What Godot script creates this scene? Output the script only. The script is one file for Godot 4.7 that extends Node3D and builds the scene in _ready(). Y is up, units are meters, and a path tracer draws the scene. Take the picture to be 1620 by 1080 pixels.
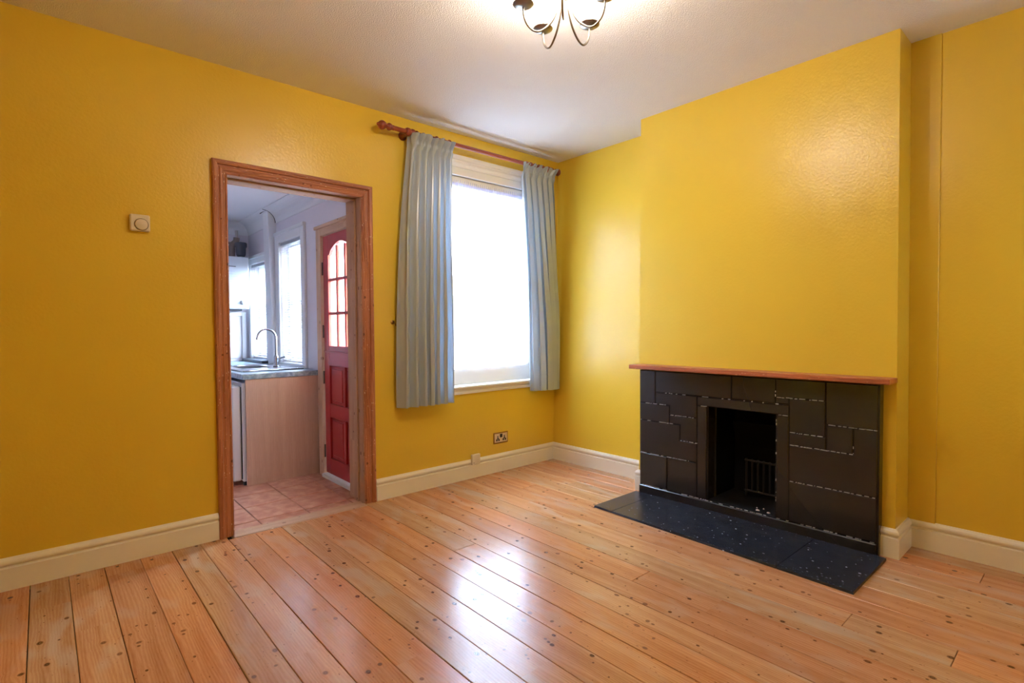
extends Node3D

# ------------------------------------------------------------------ mesh builder
class MB:
	var st := SurfaceTool.new()
	var grain := 1
	var off := Vector2.ZERO
	func _init(g := 1, o := Vector2.ZERO):
		st.begin(Mesh.PRIMITIVE_TRIANGLES)
		grain = g
		off = o
	func uvof(p: Vector3, n: Vector3) -> Vector2:
		var m := n.abs().max_axis_index()
		var rest := []
		for k in 3:
			if k != m:
				rest.append(k)
		if grain == m:
			return Vector2(p[rest[0]], p[rest[1]]) + off
		var other: int = rest[0] if rest[1] == grain else rest[1]
		return Vector2(p[other], p[grain]) + off
	func vtx(p: Vector3, n: Vector3, uv: Vector2) -> void:
		st.set_normal(n)
		st.set_uv(uv)
		st.add_vertex(p)
	func tri(a: Vector3, b: Vector3, c: Vector3, hint: Vector3) -> void:
		var n := (b - a).cross(c - a)
		if n.length_squared() < 1e-16:
			return
		n = n.normalized()
		if n.dot(hint) > 0:
			var t := b
			b = c
			c = t
		else:
			n = -n
		for p in [a, b, c]:
			vtx(p, n, uvof(p, n))
	func quad(a: Vector3, b: Vector3, c: Vector3, d: Vector3, hint: Vector3) -> void:
		tri(a, b, c, hint)
		tri(a, c, d, hint)
	func stri(a: Vector3, b: Vector3, c: Vector3, na: Vector3, nb: Vector3, nc: Vector3, ua: Vector2, ub: Vector2, uc: Vector2) -> void:
		var g := (b - a).cross(c - a)
		if g.length_squared() < 1e-18:
			return
		if g.dot(na + nb + nc) > 0:
			vtx(a, na, ua); vtx(c, nc, uc); vtx(b, nb, ub)
		else:
			vtx(a, na, ua); vtx(b, nb, ub); vtx(c, nc, uc)
	func hexa(p: Array) -> MB:   # p[0..3] bottom loop, p[4..7] top loop
		var c := Vector3.ZERO
		for q in p:
			c += q / 8.0
		for f in [[0, 1, 2, 3], [4, 5, 6, 7], [0, 1, 5, 4], [1, 2, 6, 5], [2, 3, 7, 6], [3, 0, 4, 7]]:
			var m: Vector3 = (p[f[0]] + p[f[1]] + p[f[2]] + p[f[3]]) / 4.0
			quad(p[f[0]], p[f[1]], p[f[2]], p[f[3]], m - c)
		return self
	func box(lo: Vector3, hi: Vector3, bev := 0.0) -> MB:
		var c := (lo + hi) / 2.0
		var h := (hi - lo) / 2.0
		var b := minf(bev, minf(h.x, minf(h.y, h.z)) * 0.95)
		for ax in 3:
			var u := (ax + 1) % 3
			var v := (ax + 2) % 3
			for s in [-1.0, 1.0]:
				var q := []
				for k in [[-1, -1], [1, -1], [1, 1], [-1, 1]]:
					var p := Vector3.ZERO
					p[ax] = s * h[ax]
					p[u] = k[0] * (h[u] - b)
					p[v] = k[1] * (h[v] - b)
					q.append(c + p)
				var n := Vector3.ZERO
				n[ax] = s
				quad(q[0], q[1], q[2], q[3], n)
		if b <= 0:
			return self
		for ax in 3:
			var u := (ax + 1) % 3
			var v := (ax + 2) % 3
			for su in [-1.0, 1.0]:
				for sv in [-1.0, 1.0]:
					var q := []
					for k in [[-1, 0], [1, 0], [1, 1], [-1, 1]]:
						var p := Vector3.ZERO
						p[ax] = k[0] * (h[ax] - b)
						p[u] = su * (h[u] - (b if k[1] == 1 else 0.0))
						p[v] = sv * (h[v] - (b if k[1] == 0 else 0.0))
						q.append(c + p)
					var n := Vector3.ZERO
					n[u] = su
					n[v] = sv
					quad(q[0], q[1], q[2], q[3], n)
		for sx in [-1.0, 1.0]:
			for sy in [-1.0, 1.0]:
				for sz in [-1.0, 1.0]:
					var s := Vector3(sx, sy, sz)
					var q := []
					for ax in 3:
						var p := s * (h - Vector3(b, b, b))
						p[ax] = s[ax] * h[ax]
						q.append(c + p)
					tri(q[0], q[1], q[2], s)
		return self
	# polygon (u, v) extruded along d: where(u, v, d) = o + U*u + V*v + D*d
	func prism(poly: Array, o: Vector3, U: Vector3, V: Vector3, D: Vector3, d0: float, d1: float, bev := 0.0) -> MB:
		var pts := PackedVector2Array(poly)
		if Geometry2D.is_polygon_clockwise(pts):
			pts.reverse()
		var n := pts.size()
		var ins := PackedVector2Array()
		var outn := []
		for i in n:
			var a := (pts[i] - pts[(i + n - 1) % n]).normalized()
			var b := (pts[(i + 1) % n] - pts[i]).normalized()
			var na := Vector2(-a.y, a.x)
			var nb := Vector2(-b.y, b.x)
			ins.append(pts[i] + (na + nb) / (1.0 + na.dot(nb)) * bev)
			outn.append(Vector2(b.y, -b.x))
		var idx := Geometry2D.triangulate_polygon(ins)
		var f := func(p: Vector2, d: float) -> Vector3: return o + U * p.x + V * p.y + D * d
		for k in range(0, idx.size(), 3):
			tri(f.call(ins[idx[k]], d1), f.call(ins[idx[k + 1]], d1), f.call(ins[idx[k + 2]], d1), D * signf(d1 - d0))
			tri(f.call(ins[idx[k]], d0), f.call(ins[idx[k + 1]], d0), f.call(ins[idx[k + 2]], d0), D * signf(d0 - d1))
		var sg := signf(d1 - d0)
		for i in n:
			var j := (i + 1) % n
			var hn: Vector3 = U * outn[i].x + V * outn[i].y
			quad(f.call(pts[i], d0 + bev * sg), f.call(pts[j], d0 + bev * sg), f.call(pts[j], d1 - bev * sg), f.call(pts[i], d1 - bev * sg), hn)
			if bev > 0:
				quad(f.call(pts[i], d1 - bev * sg), f.call(pts[j], d1 - bev * sg), f.call(ins[j], d1), f.call(ins[i], d1), hn + D * sg)
				quad(f.call(pts[i], d0 + bev * sg), f.call(pts[j], d0 + bev * sg), f.call(ins[j], d0), f.call(ins[i], d0), hn - D * sg)
		return self
	# profile of (r, h) turned round the y axis of xf
	func lathe(prof: Array, xf: Transform3D, segs := 20) -> MB:
		var n := prof.size()
		var nrm := []
		for i in n:
			var a: Vector2 = prof[maxi(i - 1, 0)]
			var b: Vector2 = prof[mini(i + 1, n - 1)]
			var t := (b - a)
			var q := Vector2(t.y, -t.x)
			nrm.append(q.normalized() if q.length() > 1e-9 else Vector2(1, 0))
		for i in n - 1:
			if prof[i].is_equal_approx(prof[i + 1]):
				continue
			for k in segs:
				var p := []
				var m := []
				var w := []
				for e in [[i, k], [i + 1, k], [i + 1, k + 1], [i, k + 1]]:
					var an: float = TAU * e[1] / segs
					var r: Vector2 = prof[e[0]]
					var nn: Vector2 = nrm[e[0]]
					p.append(xf * Vector3(r.x * cos(an), r.y, r.x * sin(an)))
					m.append((xf.basis * Vector3(nn.x * cos(an), nn.y, nn.x * sin(an))).normalized())
					w.append(Vector2(float(e[1]) / segs, r.y))
				stri(p[0], p[1], p[2], m[0], m[1], m[2], w[0], w[1], w[2])
				stri(p[0], p[2], p[3], m[0], m[2], m[3], w[0], w[2], w[3])
		return self
	func tube(pts: Array, rad: float, segs := 10, cap := true) -> MB:
		var n := pts.size()
		var up := Vector3(0.123, 0.91, 0.37)
		var rings := []
		for i in n:
			var t: Vector3 = (pts[mini(i + 1, n - 1)] - pts[maxi(i - 1, 0)]).normalized()
			var s := (up - t * up.dot(t)).normalized()
			up = s
			var b := t.cross(s)
			var ring := []
			for k in segs:
				var an := TAU * k / segs
				ring.append(s * cos(an) + b * sin(an))
			rings.append(ring)
		for i in n - 1:
			for k in segs:
				var j := (k + 1) % segs
				var a: Vector3 = pts[i] + rings[i][k] * rad
				var b: Vector3 = pts[i + 1] + rings[i + 1][k] * rad
				var c: Vector3 = pts[i + 1] + rings[i + 1][j] * rad
				var d: Vector3 = pts[i] + rings[i][j] * rad
				stri(a, b, c, rings[i][k], rings[i + 1][k], rings[i + 1][j], Vector2(k, i) * 0.01, Vector2(k, i + 1) * 0.01, Vector2(j, i + 1) * 0.01)
				stri(a, c, d, rings[i][k], rings[i + 1][j], rings[i][j], Vector2(k, i) * 0.01, Vector2(j, i + 1) * 0.01, Vector2(j, i) * 0.01)
		if cap:
			for e in [[0, 1], [n - 1, n - 2]]:
				var h: Vector3 = pts[e[0]] - pts[e[1]]
				for k in segs:
					tri(pts[e[0]], pts[e[0]] + rings[e[0]][k] * rad, pts[e[0]] + rings[e[0]][(k + 1) % segs] * rad, h)
		return self
	# rows of points, smooth
	func grid(rows: Array, su := 1.0, sv := 1.0, closed := false) -> MB:
		var nr := rows.size()
		var nc: int = rows[0].size()
		var nm := []
		for i in nr:
			var r := []
			for j in nc:
				var jl := (j - 1 + nc) % nc if closed else maxi(j - 1, 0)
				var jr := (j + 1) % nc if closed else mini(j + 1, nc - 1)
				var du: Vector3 = rows[i][jr] - rows[i][jl]
				var dv: Vector3 = rows[mini(i + 1, nr - 1)][j] - rows[maxi(i - 1, 0)][j]
				r.append(du.cross(dv).normalized())
			nm.append(r)
		for i in nr - 1:
			for j in (nc if closed else nc - 1):
				var k := (j + 1) % nc
				var ua := Vector2(su * j / (nc - 1), sv * i / (nr - 1))
				var ub := Vector2(su * (j + 1) / (nc - 1), sv * i / (nr - 1))
				var uc := Vector2(su * (j + 1) / (nc - 1), sv * (i + 1) / (nr - 1))
				var ud := Vector2(su * j / (nc - 1), sv * (i + 1) / (nr - 1))
				stri(rows[i][j], rows[i][k], rows[i + 1][k], nm[i][j], nm[i][k], nm[i + 1][k], ua, ub, uc)
				stri(rows[i][j], rows[i + 1][k], rows[i + 1][j], nm[i][j], nm[i + 1][k], nm[i + 1][j], ua, uc, ud)
		return self
	# profile [(w, d)] run along U; each end cut at a mitre that moves it by m * w
	func run(prof: Array, o: Vector3, U: Vector3, W: Vector3, D: Vector3, length: float, m0 := 0.0, m1 := 0.0) -> MB:
		var n := prof.size()
		var a := []
		var b := []
		for p in prof:
			a.append(o + U * (m0 * p.x) + W * p.x + D * p.y)
			b.append(o + U * (length + m1 * p.x) + W * p.x + D * p.y)
		for i in n - 1:
			var t: Vector2 = prof[i + 1] - prof[i]
			quad(a[i], a[i + 1], b[i + 1], b[i], W * -t.y + D * t.x)
		var idx := Geometry2D.triangulate_polygon(PackedVector2Array(prof))
		for k in range(0, idx.size(), 3):
			tri(a[idx[k]], a[idx[k + 1]], a[idx[k + 2]], -U)
			tri(b[idx[k]], b[idx[k + 1]], b[idx[k + 2]], U)
		return self
	# skirting profile [(d, y)] along a line on the floor; the room lies on the side (-dz, dx)
	func skirt(prof: Array, line: Array) -> MB:
		var n := line.size()
		var nor := []
		for i in n - 1:
			var d: Vector2 = (line[i + 1] - line[i]).normalized()
			nor.append(Vector2(-d.y, d.x))
		var mit := []
		for i in n:
			var a: Vector2 = nor[maxi(i - 1, 0)]
			var b: Vector2 = nor[mini(i, n - 2)]
			mit.append((a + b) / (1.0 + a.dot(b)))
		var at := func(i: int, p: Vector2) -> Vector3:
			var q: Vector2 = line[i] + mit[i] * p.x
			return Vector3(q.x, p.y, q.y)
		for i in n - 1:
			for k in prof.size() - 1:
				var t: Vector2 = prof[k + 1] - prof[k]
				var h := Vector3(nor[i].x * t.y, -t.x, nor[i].y * t.y)
				quad(at.call(i, prof[k]), at.call(i, prof[k + 1]), at.call(i + 1, prof[k + 1]), at.call(i + 1, prof[k]), h)
		var idx := Geometry2D.triangulate_polygon(PackedVector2Array(prof))
		for e in [[0, 1], [n - 1, n - 2]]:
			var dir: Vector2 = line[e[0]] - line[e[1]]
			for k in range(0, idx.size(), 3):
				tri(at.call(e[0], prof[idx[k]]), at.call(e[0], prof[idx[k + 1]]), at.call(e[0], prof[idx[k + 2]]), Vector3(dir.x, 0, dir.y))
		return self

# ------------------------------------------------------------------ small helpers
var rng := RandomNumberGenerator.new()
var taken := {}

func numbered(called: String) -> String:
	if not taken.has(called):
		taken[called] = 0
		return called
	taken[called] += 1
	return "%s_%03d" % [called, taken[called]]

func tag(o: Node, label: String, category: String, group := "", kind := "") -> Node:
	o.set_meta("label", label)
	o.set_meta("category", category)
	if group:
		o.set_meta("group", group)
	if kind:
		o.set_meta("kind", kind)
	return o

func thing(called: String, label: String, category: String, at := Vector3.ZERO, group := "", kind := "") -> Node3D:
	var o := Node3D.new()
	o.name = numbered(called)
	add_child(o)
	o.position = at
	tag(o, label, category, group, kind)
	return o

func structure(called: String, label: String, category: String) -> Node3D:
	return thing(called, label, category, Vector3.ZERO, "", "structure")

# commits a mesh; world coordinates are made local to the parent
func part(called: String, m: MB, mat: Material, parent: Node3D, label := "") -> MeshInstance3D:
	var o := MeshInstance3D.new()
	o.name = called
	o.mesh = m.st.commit()
	o.material_override = mat
	parent.add_child(o, true)
	o.position = -world_of(parent)
	if label:
		o.set_meta("label", label)
	return o

func world_of(n: Node3D) -> Vector3:
	var p := Vector3.ZERO
	var k: Node = n
	while k != self and k is Node3D:
		p += (k as Node3D).position
		k = k.get_parent()
	return p

func solid(called: String, m: MB, mat: Material, label: String, category: String, group := "", kind := "") -> MeshInstance3D:
	var o := MeshInstance3D.new()
	o.name = numbered(called)
	o.mesh = m.st.commit()
	o.material_override = mat
	add_child(o)
	tag(o, label, category, group, kind)
	return o

func v(x: float, y: float, z: float) -> Vector3:
	return Vector3(x, y, z)

func paint(r: float, g: float, b: float, rough := 0.6, spec := 0.5, metal := 0.0) -> StandardMaterial3D:
	var m := StandardMaterial3D.new()      # r, g, b: sRGB 0..255 of the material itself
	m.albedo_color = Color(r / 255.0, g / 255.0, b / 255.0)
	m.roughness = rough
	m.metallic_specular = spec
	m.metallic = metal
	return m

func noise(freq: float, seed_: int, oct := 4, type := FastNoiseLite.TYPE_SIMPLEX_SMOOTH) -> FastNoiseLite:
	var n := FastNoiseLite.new()
	n.noise_type = type
	n.frequency = freq
	n.seed = seed_
	n.fractal_octaves = oct
	return n

func ntex(freq: float, seed_: int, oct := 4, ramp: Gradient = null, size := 512) -> NoiseTexture2D:
	var t := NoiseTexture2D.new()
	t.width = size
	t.height = size
	t.seamless = true
	t.noise = noise(freq, seed_, oct)
	t.color_ramp = ramp
	return t

func ramp(stops: Array) -> Gradient:
	var g := Gradient.new()
	var o := PackedFloat32Array()
	var c := PackedColorArray()
	for s in stops:
		o.append(s[0])
		c.append(s[1])
	g.offsets = o
	g.colors = c
	return g

func relief(m: StandardMaterial3D, t: Texture2D, cm: float, tiles_per_m: float) -> StandardMaterial3D:
	m.heightmap_enabled = true
	m.heightmap_texture = t
	m.heightmap_scale = cm
	m.uv1_triplanar = true
	m.uv1_world_triplanar = true
	m.uv1_scale = Vector3.ONE * tiles_per_m
	return m

# wood grain running along v. Colours are sRGB triples 0..1.
func wood_image(w: int, h: int, wide: float, long: float, light: Color, dark: Color, knot: Color, knots: int, seed_: int, contrast: float, flecks := 0, flk := Color(0.86, 0.78, 0.68), worn_patches := 0.0) -> ImageTexture:
	var r := RandomNumberGenerator.new()
	r.seed = seed_
	var n1 := noise(1.0, seed_, 3)
	var n2 := noise(1.0, seed_ + 7, 2)
	var n3 := noise(1.0, seed_ + 13, 2)
	var ks := []
	for k in knots:
		ks.append([r.randf_range(0, wide), r.randf_range(0.05, long - 0.05), r.randf_range(0.0024, 0.007), r.randf_range(0.9, 1.5), r.randf_range(0.6, 1.0)])
	var data := PackedByteArray()
	data.resize(w * h * 3)
	var at := 0
	for j in h:
		var y := long * j / h
		var near := []
		for k in ks:
			if absf(k[1] - y) < 0.09:
				near.append(k)
		for i in w:
			var x := wide * i / w
			var warp := 0.0
			var kn := 0.0
			for k in near:
				var dx: float = (x - k[0]) / k[2]
				var dy: float = (y - k[1]) / (k[2] * k[3])
				var d2 := dx * dx + dy * dy
				if d2 < 60.0:
					warp += dx / (1.0 + d2 * 0.5) * k[2] * 1.2
					var e := sqrt(d2)
					if e < 1.9:
						kn = maxf(kn, clampf((1.55 - e) * 2.2, 0, 1) * k[4] * (0.72 + 0.28 * cos(e * 9.0)))
			var xx := x - warp
			var broad := n1.get_noise_2d(xx * 16.0, y * 0.9)
			var ring := sin((xx * 560.0 + broad * 5.0 + n3.get_noise_2d(xx * 5.0, y * 0.9) * 11.0)) * 0.5 + 0.5
			var fine := n2.get_noise_2d(xx * 900.0, y * 14.0)
			var t := clampf(0.42 + contrast * (0.42 * (ring - 0.5) + 0.55 * broad + 0.36 * fine), 0, 1)
			var bald := smoothstep(0.08, 0.5, n1.get_noise_2d(x * 5.0 + 40.0, y * 1.7)) * worn_patches
			var c := light.lerp(dark, t).lerp(Color(0.79, 0.68, 0.58), bald).lerp(knot, kn)
			data[at] = int(clampf(c.r, 0, 1) * 255)
			data[at + 1] = int(clampf(c.g, 0, 1) * 255)
			data[at + 2] = int(clampf(c.b, 0, 1) * 255)
			at += 3
	var im := Image.create_from_data(w, h, false, Image.FORMAT_RGB8, data)
	for k in flecks:   # left-over paint and scratches
		var fx := r.randi_range(2, w - 8)
		var fy := r.randi_range(2, h - 20)
		im.fill_rect(Rect2i(fx, fy, r.randi_range(1, 3), r.randi_range(1, 9)), flk)
	return ImageTexture.create_from_image(im)

func wooden(tex: Texture2D, wide: float, long: float, tint: Color, rough: float) -> StandardMaterial3D:
	var m := StandardMaterial3D.new()
	m.albedo_texture = tex
	m.albedo_color = tint
	m.uv1_scale = Vector3(1.0 / wide, 1.0 / long, 1)
	m.roughness = rough
	return m

const H := 2.616

func _ready() -> void:
	rng.seed = 11
	# ---------------------------------------------------------------- camera
	var cam := Camera3D.new()
	cam.name = "camera"
	var yaw := deg_to_rad(41.515)
	var pitch := deg_to_rad(-1.519)
	var roll := deg_to_rad(-0.403)
	var fwd := v(sin(yaw) * cos(pitch), sin(pitch), -cos(yaw) * cos(pitch))
	var rt := v(cos(yaw), 0, sin(yaw))
	var up := rt.cross(fwd)
	cam.transform = Transform3D(Basis(rt * cos(roll) + up * sin(roll), up * cos(roll) - rt * sin(roll), -fwd), v(-3.379, 1.162, 3.277))
	cam.fov = rad_to_deg(2.0 * atan(540.0 / 840.4))
	cam.near = 0.05
	cam.far = 200.0
	cam.current = true
	add_child(cam)
	# ---------------------------------------------------------------- sky, exposure
	var sm := ProceduralSkyMaterial.new()
	sm.sky_top_color = Color(0.76, 0.88, 1.0)
	sm.sky_horizon_color = Color(0.82, 0.91, 1.0)
	sm.ground_bottom_color = Color(0.42, 0.44, 0.46)
	sm.ground_horizon_color = Color(0.6, 0.64, 0.68)
	sm.energy_multiplier = 1.0
	var sky := Sky.new()
	sky.sky_material = sm
	var env := Environment.new()
	env.background_mode = Environment.BG_SKY
	env.sky = sky
	env.background_energy_multiplier = 170.0
	env.tonemap_mode = Environment.TONE_MAPPER_LINEAR
	env.tonemap_exposure = 0.83
	env.sdfgi_enabled = true
	env.ssao_enabled = true
	env.ssil_enabled = true
	var we := WorldEnvironment.new()
	we.name = "environment"
	we.environment = env
	add_child(we)

	materials()
	room()
	door_and_window()
	fireplace()
	kitchen()
	curtains()
	small_things()
	chandelier()

# ------------------------------------------------------------------ materials
var yellow: StandardMaterial3D
var ceiling_white: StandardMaterial3D
var gloss_white: StandardMaterial3D
var kitchen_wall: StandardMaterial3D
var kitchen_white: StandardMaterial3D
var floor_mats := []
var pine: StandardMaterial3D
var worn: StandardMaterial3D
var pale_pine: StandardMaterial3D
var black_paint: StandardMaterial3D
var soot: StandardMaterial3D
var nickel: StandardMaterial3D
var glass: StandardMaterial3D
var plastic: StandardMaterial3D
var pole_wood: StandardMaterial3D
var brass: StandardMaterial3D
var dark_gap: StandardMaterial3D
var window_white: StandardMaterial3D

func materials() -> void:
	var roller := ntex(0.03, 3, 3)
	yellow = relief(paint(222, 184, 56, 0.31, 0.5), roller, 0.045, 3.0)
	ceiling_white = relief(paint(243, 240, 240, 0.9, 0.3), ntex(0.07, 5, 3), 0.2, 3.2)
	window_white = paint(246, 244, 240, 0.35)
	gloss_white = paint(244, 237, 222, 0.38)
	kitchen_wall = relief(paint(232, 226, 234, 0.5), roller, 0.04, 3.0)
	kitchen_white = paint(240, 241, 244, 0.4)
	var boards := wood_image(512, 2048, 0.56, 2.24, Color(0.83, 0.63, 0.445), Color(0.68, 0.44, 0.27), Color(0.22, 0.10, 0.045), 80, 21, 0.72, 300, Color(0.55, 0.36, 0.22), 0.5)
	for t in [[1.0, 1.0, 1.0], [0.95, 0.91, 0.90], [1.0, 0.94, 0.90], [0.95, 0.98, 1.0]]:
		var m := wooden(boards, 0.56, 2.24, Color(minf(t[0], 1), t[1], t[2]), 0.235)
		floor_mats.append(m)
	var pine_tex := wood_image(256, 1024, 0.22, 1.1, Color(0.75, 0.49, 0.35), Color(0.52, 0.29, 0.18), Color(0.25, 0.11, 0.05), 14, 33, 0.9, 190)
	pine = wooden(pine_tex, 0.22, 1.1, Color(1, 1, 1), 0.5)
	var pale_tex := wood_image(256, 1024, 0.22, 1.1, Color(0.78, 0.64, 0.52), Color(0.63, 0.47, 0.36), Color(0.33, 0.15, 0.08), 12, 37, 0.7, 40)
	worn = wooden(pale_tex, 0.22, 1.1, Color(0.90, 0.86, 0.83), 0.65)
	pale_pine = wooden(pale_tex, 0.22, 1.1, Color(1, 1, 1), 0.6)
	black_paint = paint(34, 31, 30, 0.2, 0.5)
	soot = paint(14, 13, 13, 0.8, 0.3)
	nickel = paint(150, 142, 132, 0.28, 0.5, 1.0)
	glass = paint(240, 248, 250, 0.03)
	glass.albedo_color.a = 0.08
	glass.transparency = BaseMaterial3D.TRANSPARENCY_ALPHA
	plastic = paint(226, 214, 192, 0.35)
	pole_wood = paint(132, 58, 36, 0.3)
	brass = paint(150, 112, 60, 0.3, 0.5, 1.0)
	dark_gap = paint(28, 20, 15, 0.9, 0.2)

# ------------------------------------------------------------------ the room itself
func room() -> void:
	# floor: boards that run from the window wall towards the camera
	var fl := structure("floor", "stripped and varnished pine floorboards of the room", "floor")
	part("joist_bed", MB.new().box(v(-3.92, -0.12, -0.2), v(0.3, -0.024, 3.95)), dark_gap, fl)
	var edges := [-3.86, -3.72, -3.58, -3.445, -3.31, -3.175, -3.03, -2.893, -2.762, -2.63, -2.492, -2.35, -2.215, -2.076, -1.932, -1.797, -1.653, -1.52, -1.384, -1.24, -1.09, -0.953, -0.81, -0.66, -0.51, -0.38, -0.25, -0.11, 0.03, 0.2]
	var cuts := {19: [1.838], 16: [1.02], 21: [2.6, 2.93], 23: [0.47], 25: [0.62], 12: [], 8: [2.6], 27: [2.9]}
	for i in edges.size() - 1:
		var in_door: bool = edges[i + 1] > -2.60 and edges[i] < -1.80
		var z0 := 0.055 if in_door else 0.0
		var stops := [z0]
		stops.append_array(cuts.get(i + 1, []))
		stops.append(3.75)
		var wide_gap: float = [0.0012, 0.0022, 0.0008, 0.0016][(i * 7) % 4]
		for k in stops.size() - 1:
			var m := MB.new(2, Vector2(-edges[i] + 0.14 * rng.randi_range(0, 3) + rng.randf_range(0, 0.012), rng.randf_range(0, 2.2)))
			var y := rng.randf_range(-0.0012, 0.0)
			m.box(v(edges[i] + wide_gap, -0.024, stops[k] + 0.001), v(edges[i + 1] - 0.0008, y, stops[k + 1] - 0.001), 0.0016)
			part("plank", m, floor_mats[(i * 5 + k * 3) % 4], fl)
	# window wall
	var a := MB.new()
	var dx0 := -2.625
	var dx1 := -1.775
	var dy := 2.045
	var wx0 := -1.34
	var wx1 := -0.17
	var wy0 := 0.695
	var wy1 := 2.37
	for b in [[-3.92, dx0, 0, H], [dx0, dx1, dy, H], [dx1, wx0, 0, H], [wx0, wx1, 0, wy0], [wx0, wx1, wy1, H], [wx1, 0.4, 0, H]]:
		a.box(v(b[0], b[2] - (0.1 if b[2] == 0 else 0.0), -0.2), v(b[1], b[3], 0))
	solid("wall_back", a, yellow, "yellow painted wall with the kitchen doorway and the curtained window", "wall", "", "structure")
	# alcove wall beside the window, chimney breast, right alcove
	solid("wall_right", MB.new().hexa([v(0, 0, -0.2), v(0.4, 0, -0.2), v(0.4, 0, 1.2), v(0, 0, 1.2), v(0.083, H, -0.2), v(0.4, H, -0.2), v(0.4, H, 1.2), v(0.083, H, 1.2)]), yellow, "yellow alcove wall between the window corner and the chimney breast", "wall", "", "structure")
	var fx := func(y: float) -> float: return -0.218 + 0.029 * y / H
	var zr := func(y: float) -> float: return 2.577 - 0.011 * y / H
	var cb := MB.new()
	var y1 := 0.657
	cb.hexa([v(fx.call(0), 0, 1.059), v(0.4, 0, 1.059), v(0.4, 0, 1.6), v(fx.call(0), 0, 1.6), v(fx.call(y1), y1, 1.059), v(0.4, y1, 1.059), v(0.4, y1, 1.6), v(fx.call(y1), y1, 1.6)])
	cb.hexa([v(fx.call(0), 0, 2.022), v(0.4, 0, 2.022), v(0.4, 0, 2.577), v(fx.call(0), 0, 2.577), v(fx.call(y1), y1, 2.022), v(0.4, y1, 2.022), v(0.4, y1, zr.call(y1)), v(fx.call(y1), y1, zr.call(y1))])
	cb.hexa([v(fx.call(y1), y1, 1.059), v(0.4, y1, 1.059), v(0.4, y1, zr.call(y1)), v(fx.call(y1), y1, zr.call(y1)), v(fx.call(H), H, 1.059), v(0.4, H, 1.059), v(0.4, H, zr.call(H)), v(fx.call(H), H, zr.call(H))])
	solid("wall_chimney_breast", cb, yellow, "yellow chimney breast standing proud above the black fireplace", "wall", "", "structure")
	var al := structure("wall_alcove", "yellow alcove wall to the side of the chimney breast away from the window", "wall")
	part("plaster", MB.new().box(v(0.03, -0.1, 2.5), v(0.4, H, 3.95)), yellow, al)
	part("pipe_boxing", MB.new().box(v(0.021, 0.14, 2.56), v(0.05, H, 2.692), 0.002), yellow, al)
	# its window, behind a drawn blind, sends cool daylight onto the side of the chimney breast
	var wf := MB.new()
	for b in [[-3.92, -0.62, -0.1, H], [-0.62, -0.14, -0.1, 0.9], [-0.62, -0.14, 2.1, H], [-0.14, 0.4, -0.1, H]]:
		wf.box(v(b[0], b[2], 3.75), v(b[1], b[3], 3.95))
	var w4 := structure("window_4", "white window with a drawn blind in the wall facing the window wall", "window")
	part("frame", MB.new().box(v(-0.62, 0.9, 3.84), v(-0.58, 2.1, 3.9), 0.002).box(v(-0.18, 0.9, 3.84), v(-0.14, 2.1, 3.9), 0.002).box(v(-0.58, 0.9, 3.84), v(-0.18, 0.95, 3.9), 0.002).box(v(-0.58, 2.05, 3.84), v(-0.18, 2.1, 3.9), 0.002), gloss_white, w4)
	part("pane", MB.new().box(v(-0.58, 0.95, 3.868), v(-0.18, 2.05, 3.872)), glass, w4)
	var rb := thing("roller_blind", "white roller blind drawn down over the window opposite the curtains", "blind", v(-0.38, 0.91, 3.8))
	var rm := paint(236, 236, 236, 0.9)
	rm.backlight_enabled = true
	rm.backlight = Color(0.76, 0.76, 0.77)
	part("cloth", MB.new().box(v(-0.618, 0.92, 3.80), v(-0.142, 2.07, 3.8006)), rm, rb)
	part("roller", MB.new().tube([v(-0.618, 2.08, 3.805), v(-0.142, 2.08, 3.805)], 0.016, 12), rm, rb)
	part("bottom_bar", MB.new().box(v(-0.618, 0.903, 3.797), v(-0.142, 0.922, 3.804), 0.002), rm, rb)
	solid("wall_front", wf, yellow, "yellow painted wall facing the window wall", "wall", "", "structure")
	solid("wall_left", MB.new().box(v(-3.92, -0.1, 0), v(-3.72, H, 3.75)), yellow, "yellow painted wall facing the chimney breast", "wall", "", "structure")
	solid("ceiling", MB.new().box(v(-3.92, H, -0.2), v(0.4, H + 0.2, 3.95)), ceiling_white, "off-white stippled ceiling of the yellow room", "ceiling", "", "structure")
	# skirting
	var prof := [Vector2(-0.008, 0.0), Vector2(0.02, 0.0), Vector2(0.02, 0.099), Vector2(0.012, 0.1025), Vector2(0.0105, 0.108), Vector2(0.0165, 0.1125), Vector2(0.0205, 0.119), Vector2(0.021, 0.126), Vector2(0.018, 0.133), Vector2(0.012, 0.138), Vector2(0.007, 0.1445), Vector2(-0.008, 0.1445)]
	solid("baseboard_left", MB.new().skirt(prof, [Vector2(-3.72, 0), Vector2(-2.668, 0)]), gloss_white, "cream moulded baseboard between the room's edge and the doorway", "baseboard", "", "structure")
	solid("baseboard_back", MB.new().skirt(prof, [Vector2(-1.716, 0), Vector2(0, 0), Vector2(0, 1.059), Vector2(-0.218, 1.059), Vector2(-0.218, 1.104)]), gloss_white, "cream moulded baseboard under the window, turning the corner to the fireplace", "baseboard", "", "structure")
	solid("baseboard_right", MB.new().skirt(prof, [Vector2(-0.218, 2.514), Vector2(-0.218, 2.577), Vector2(0.03, 2.577), Vector2(0.03, 3.75)]), gloss_white, "white moulded baseboard stepping round the chimney breast into the alcove", "baseboard", "", "structure")

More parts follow.
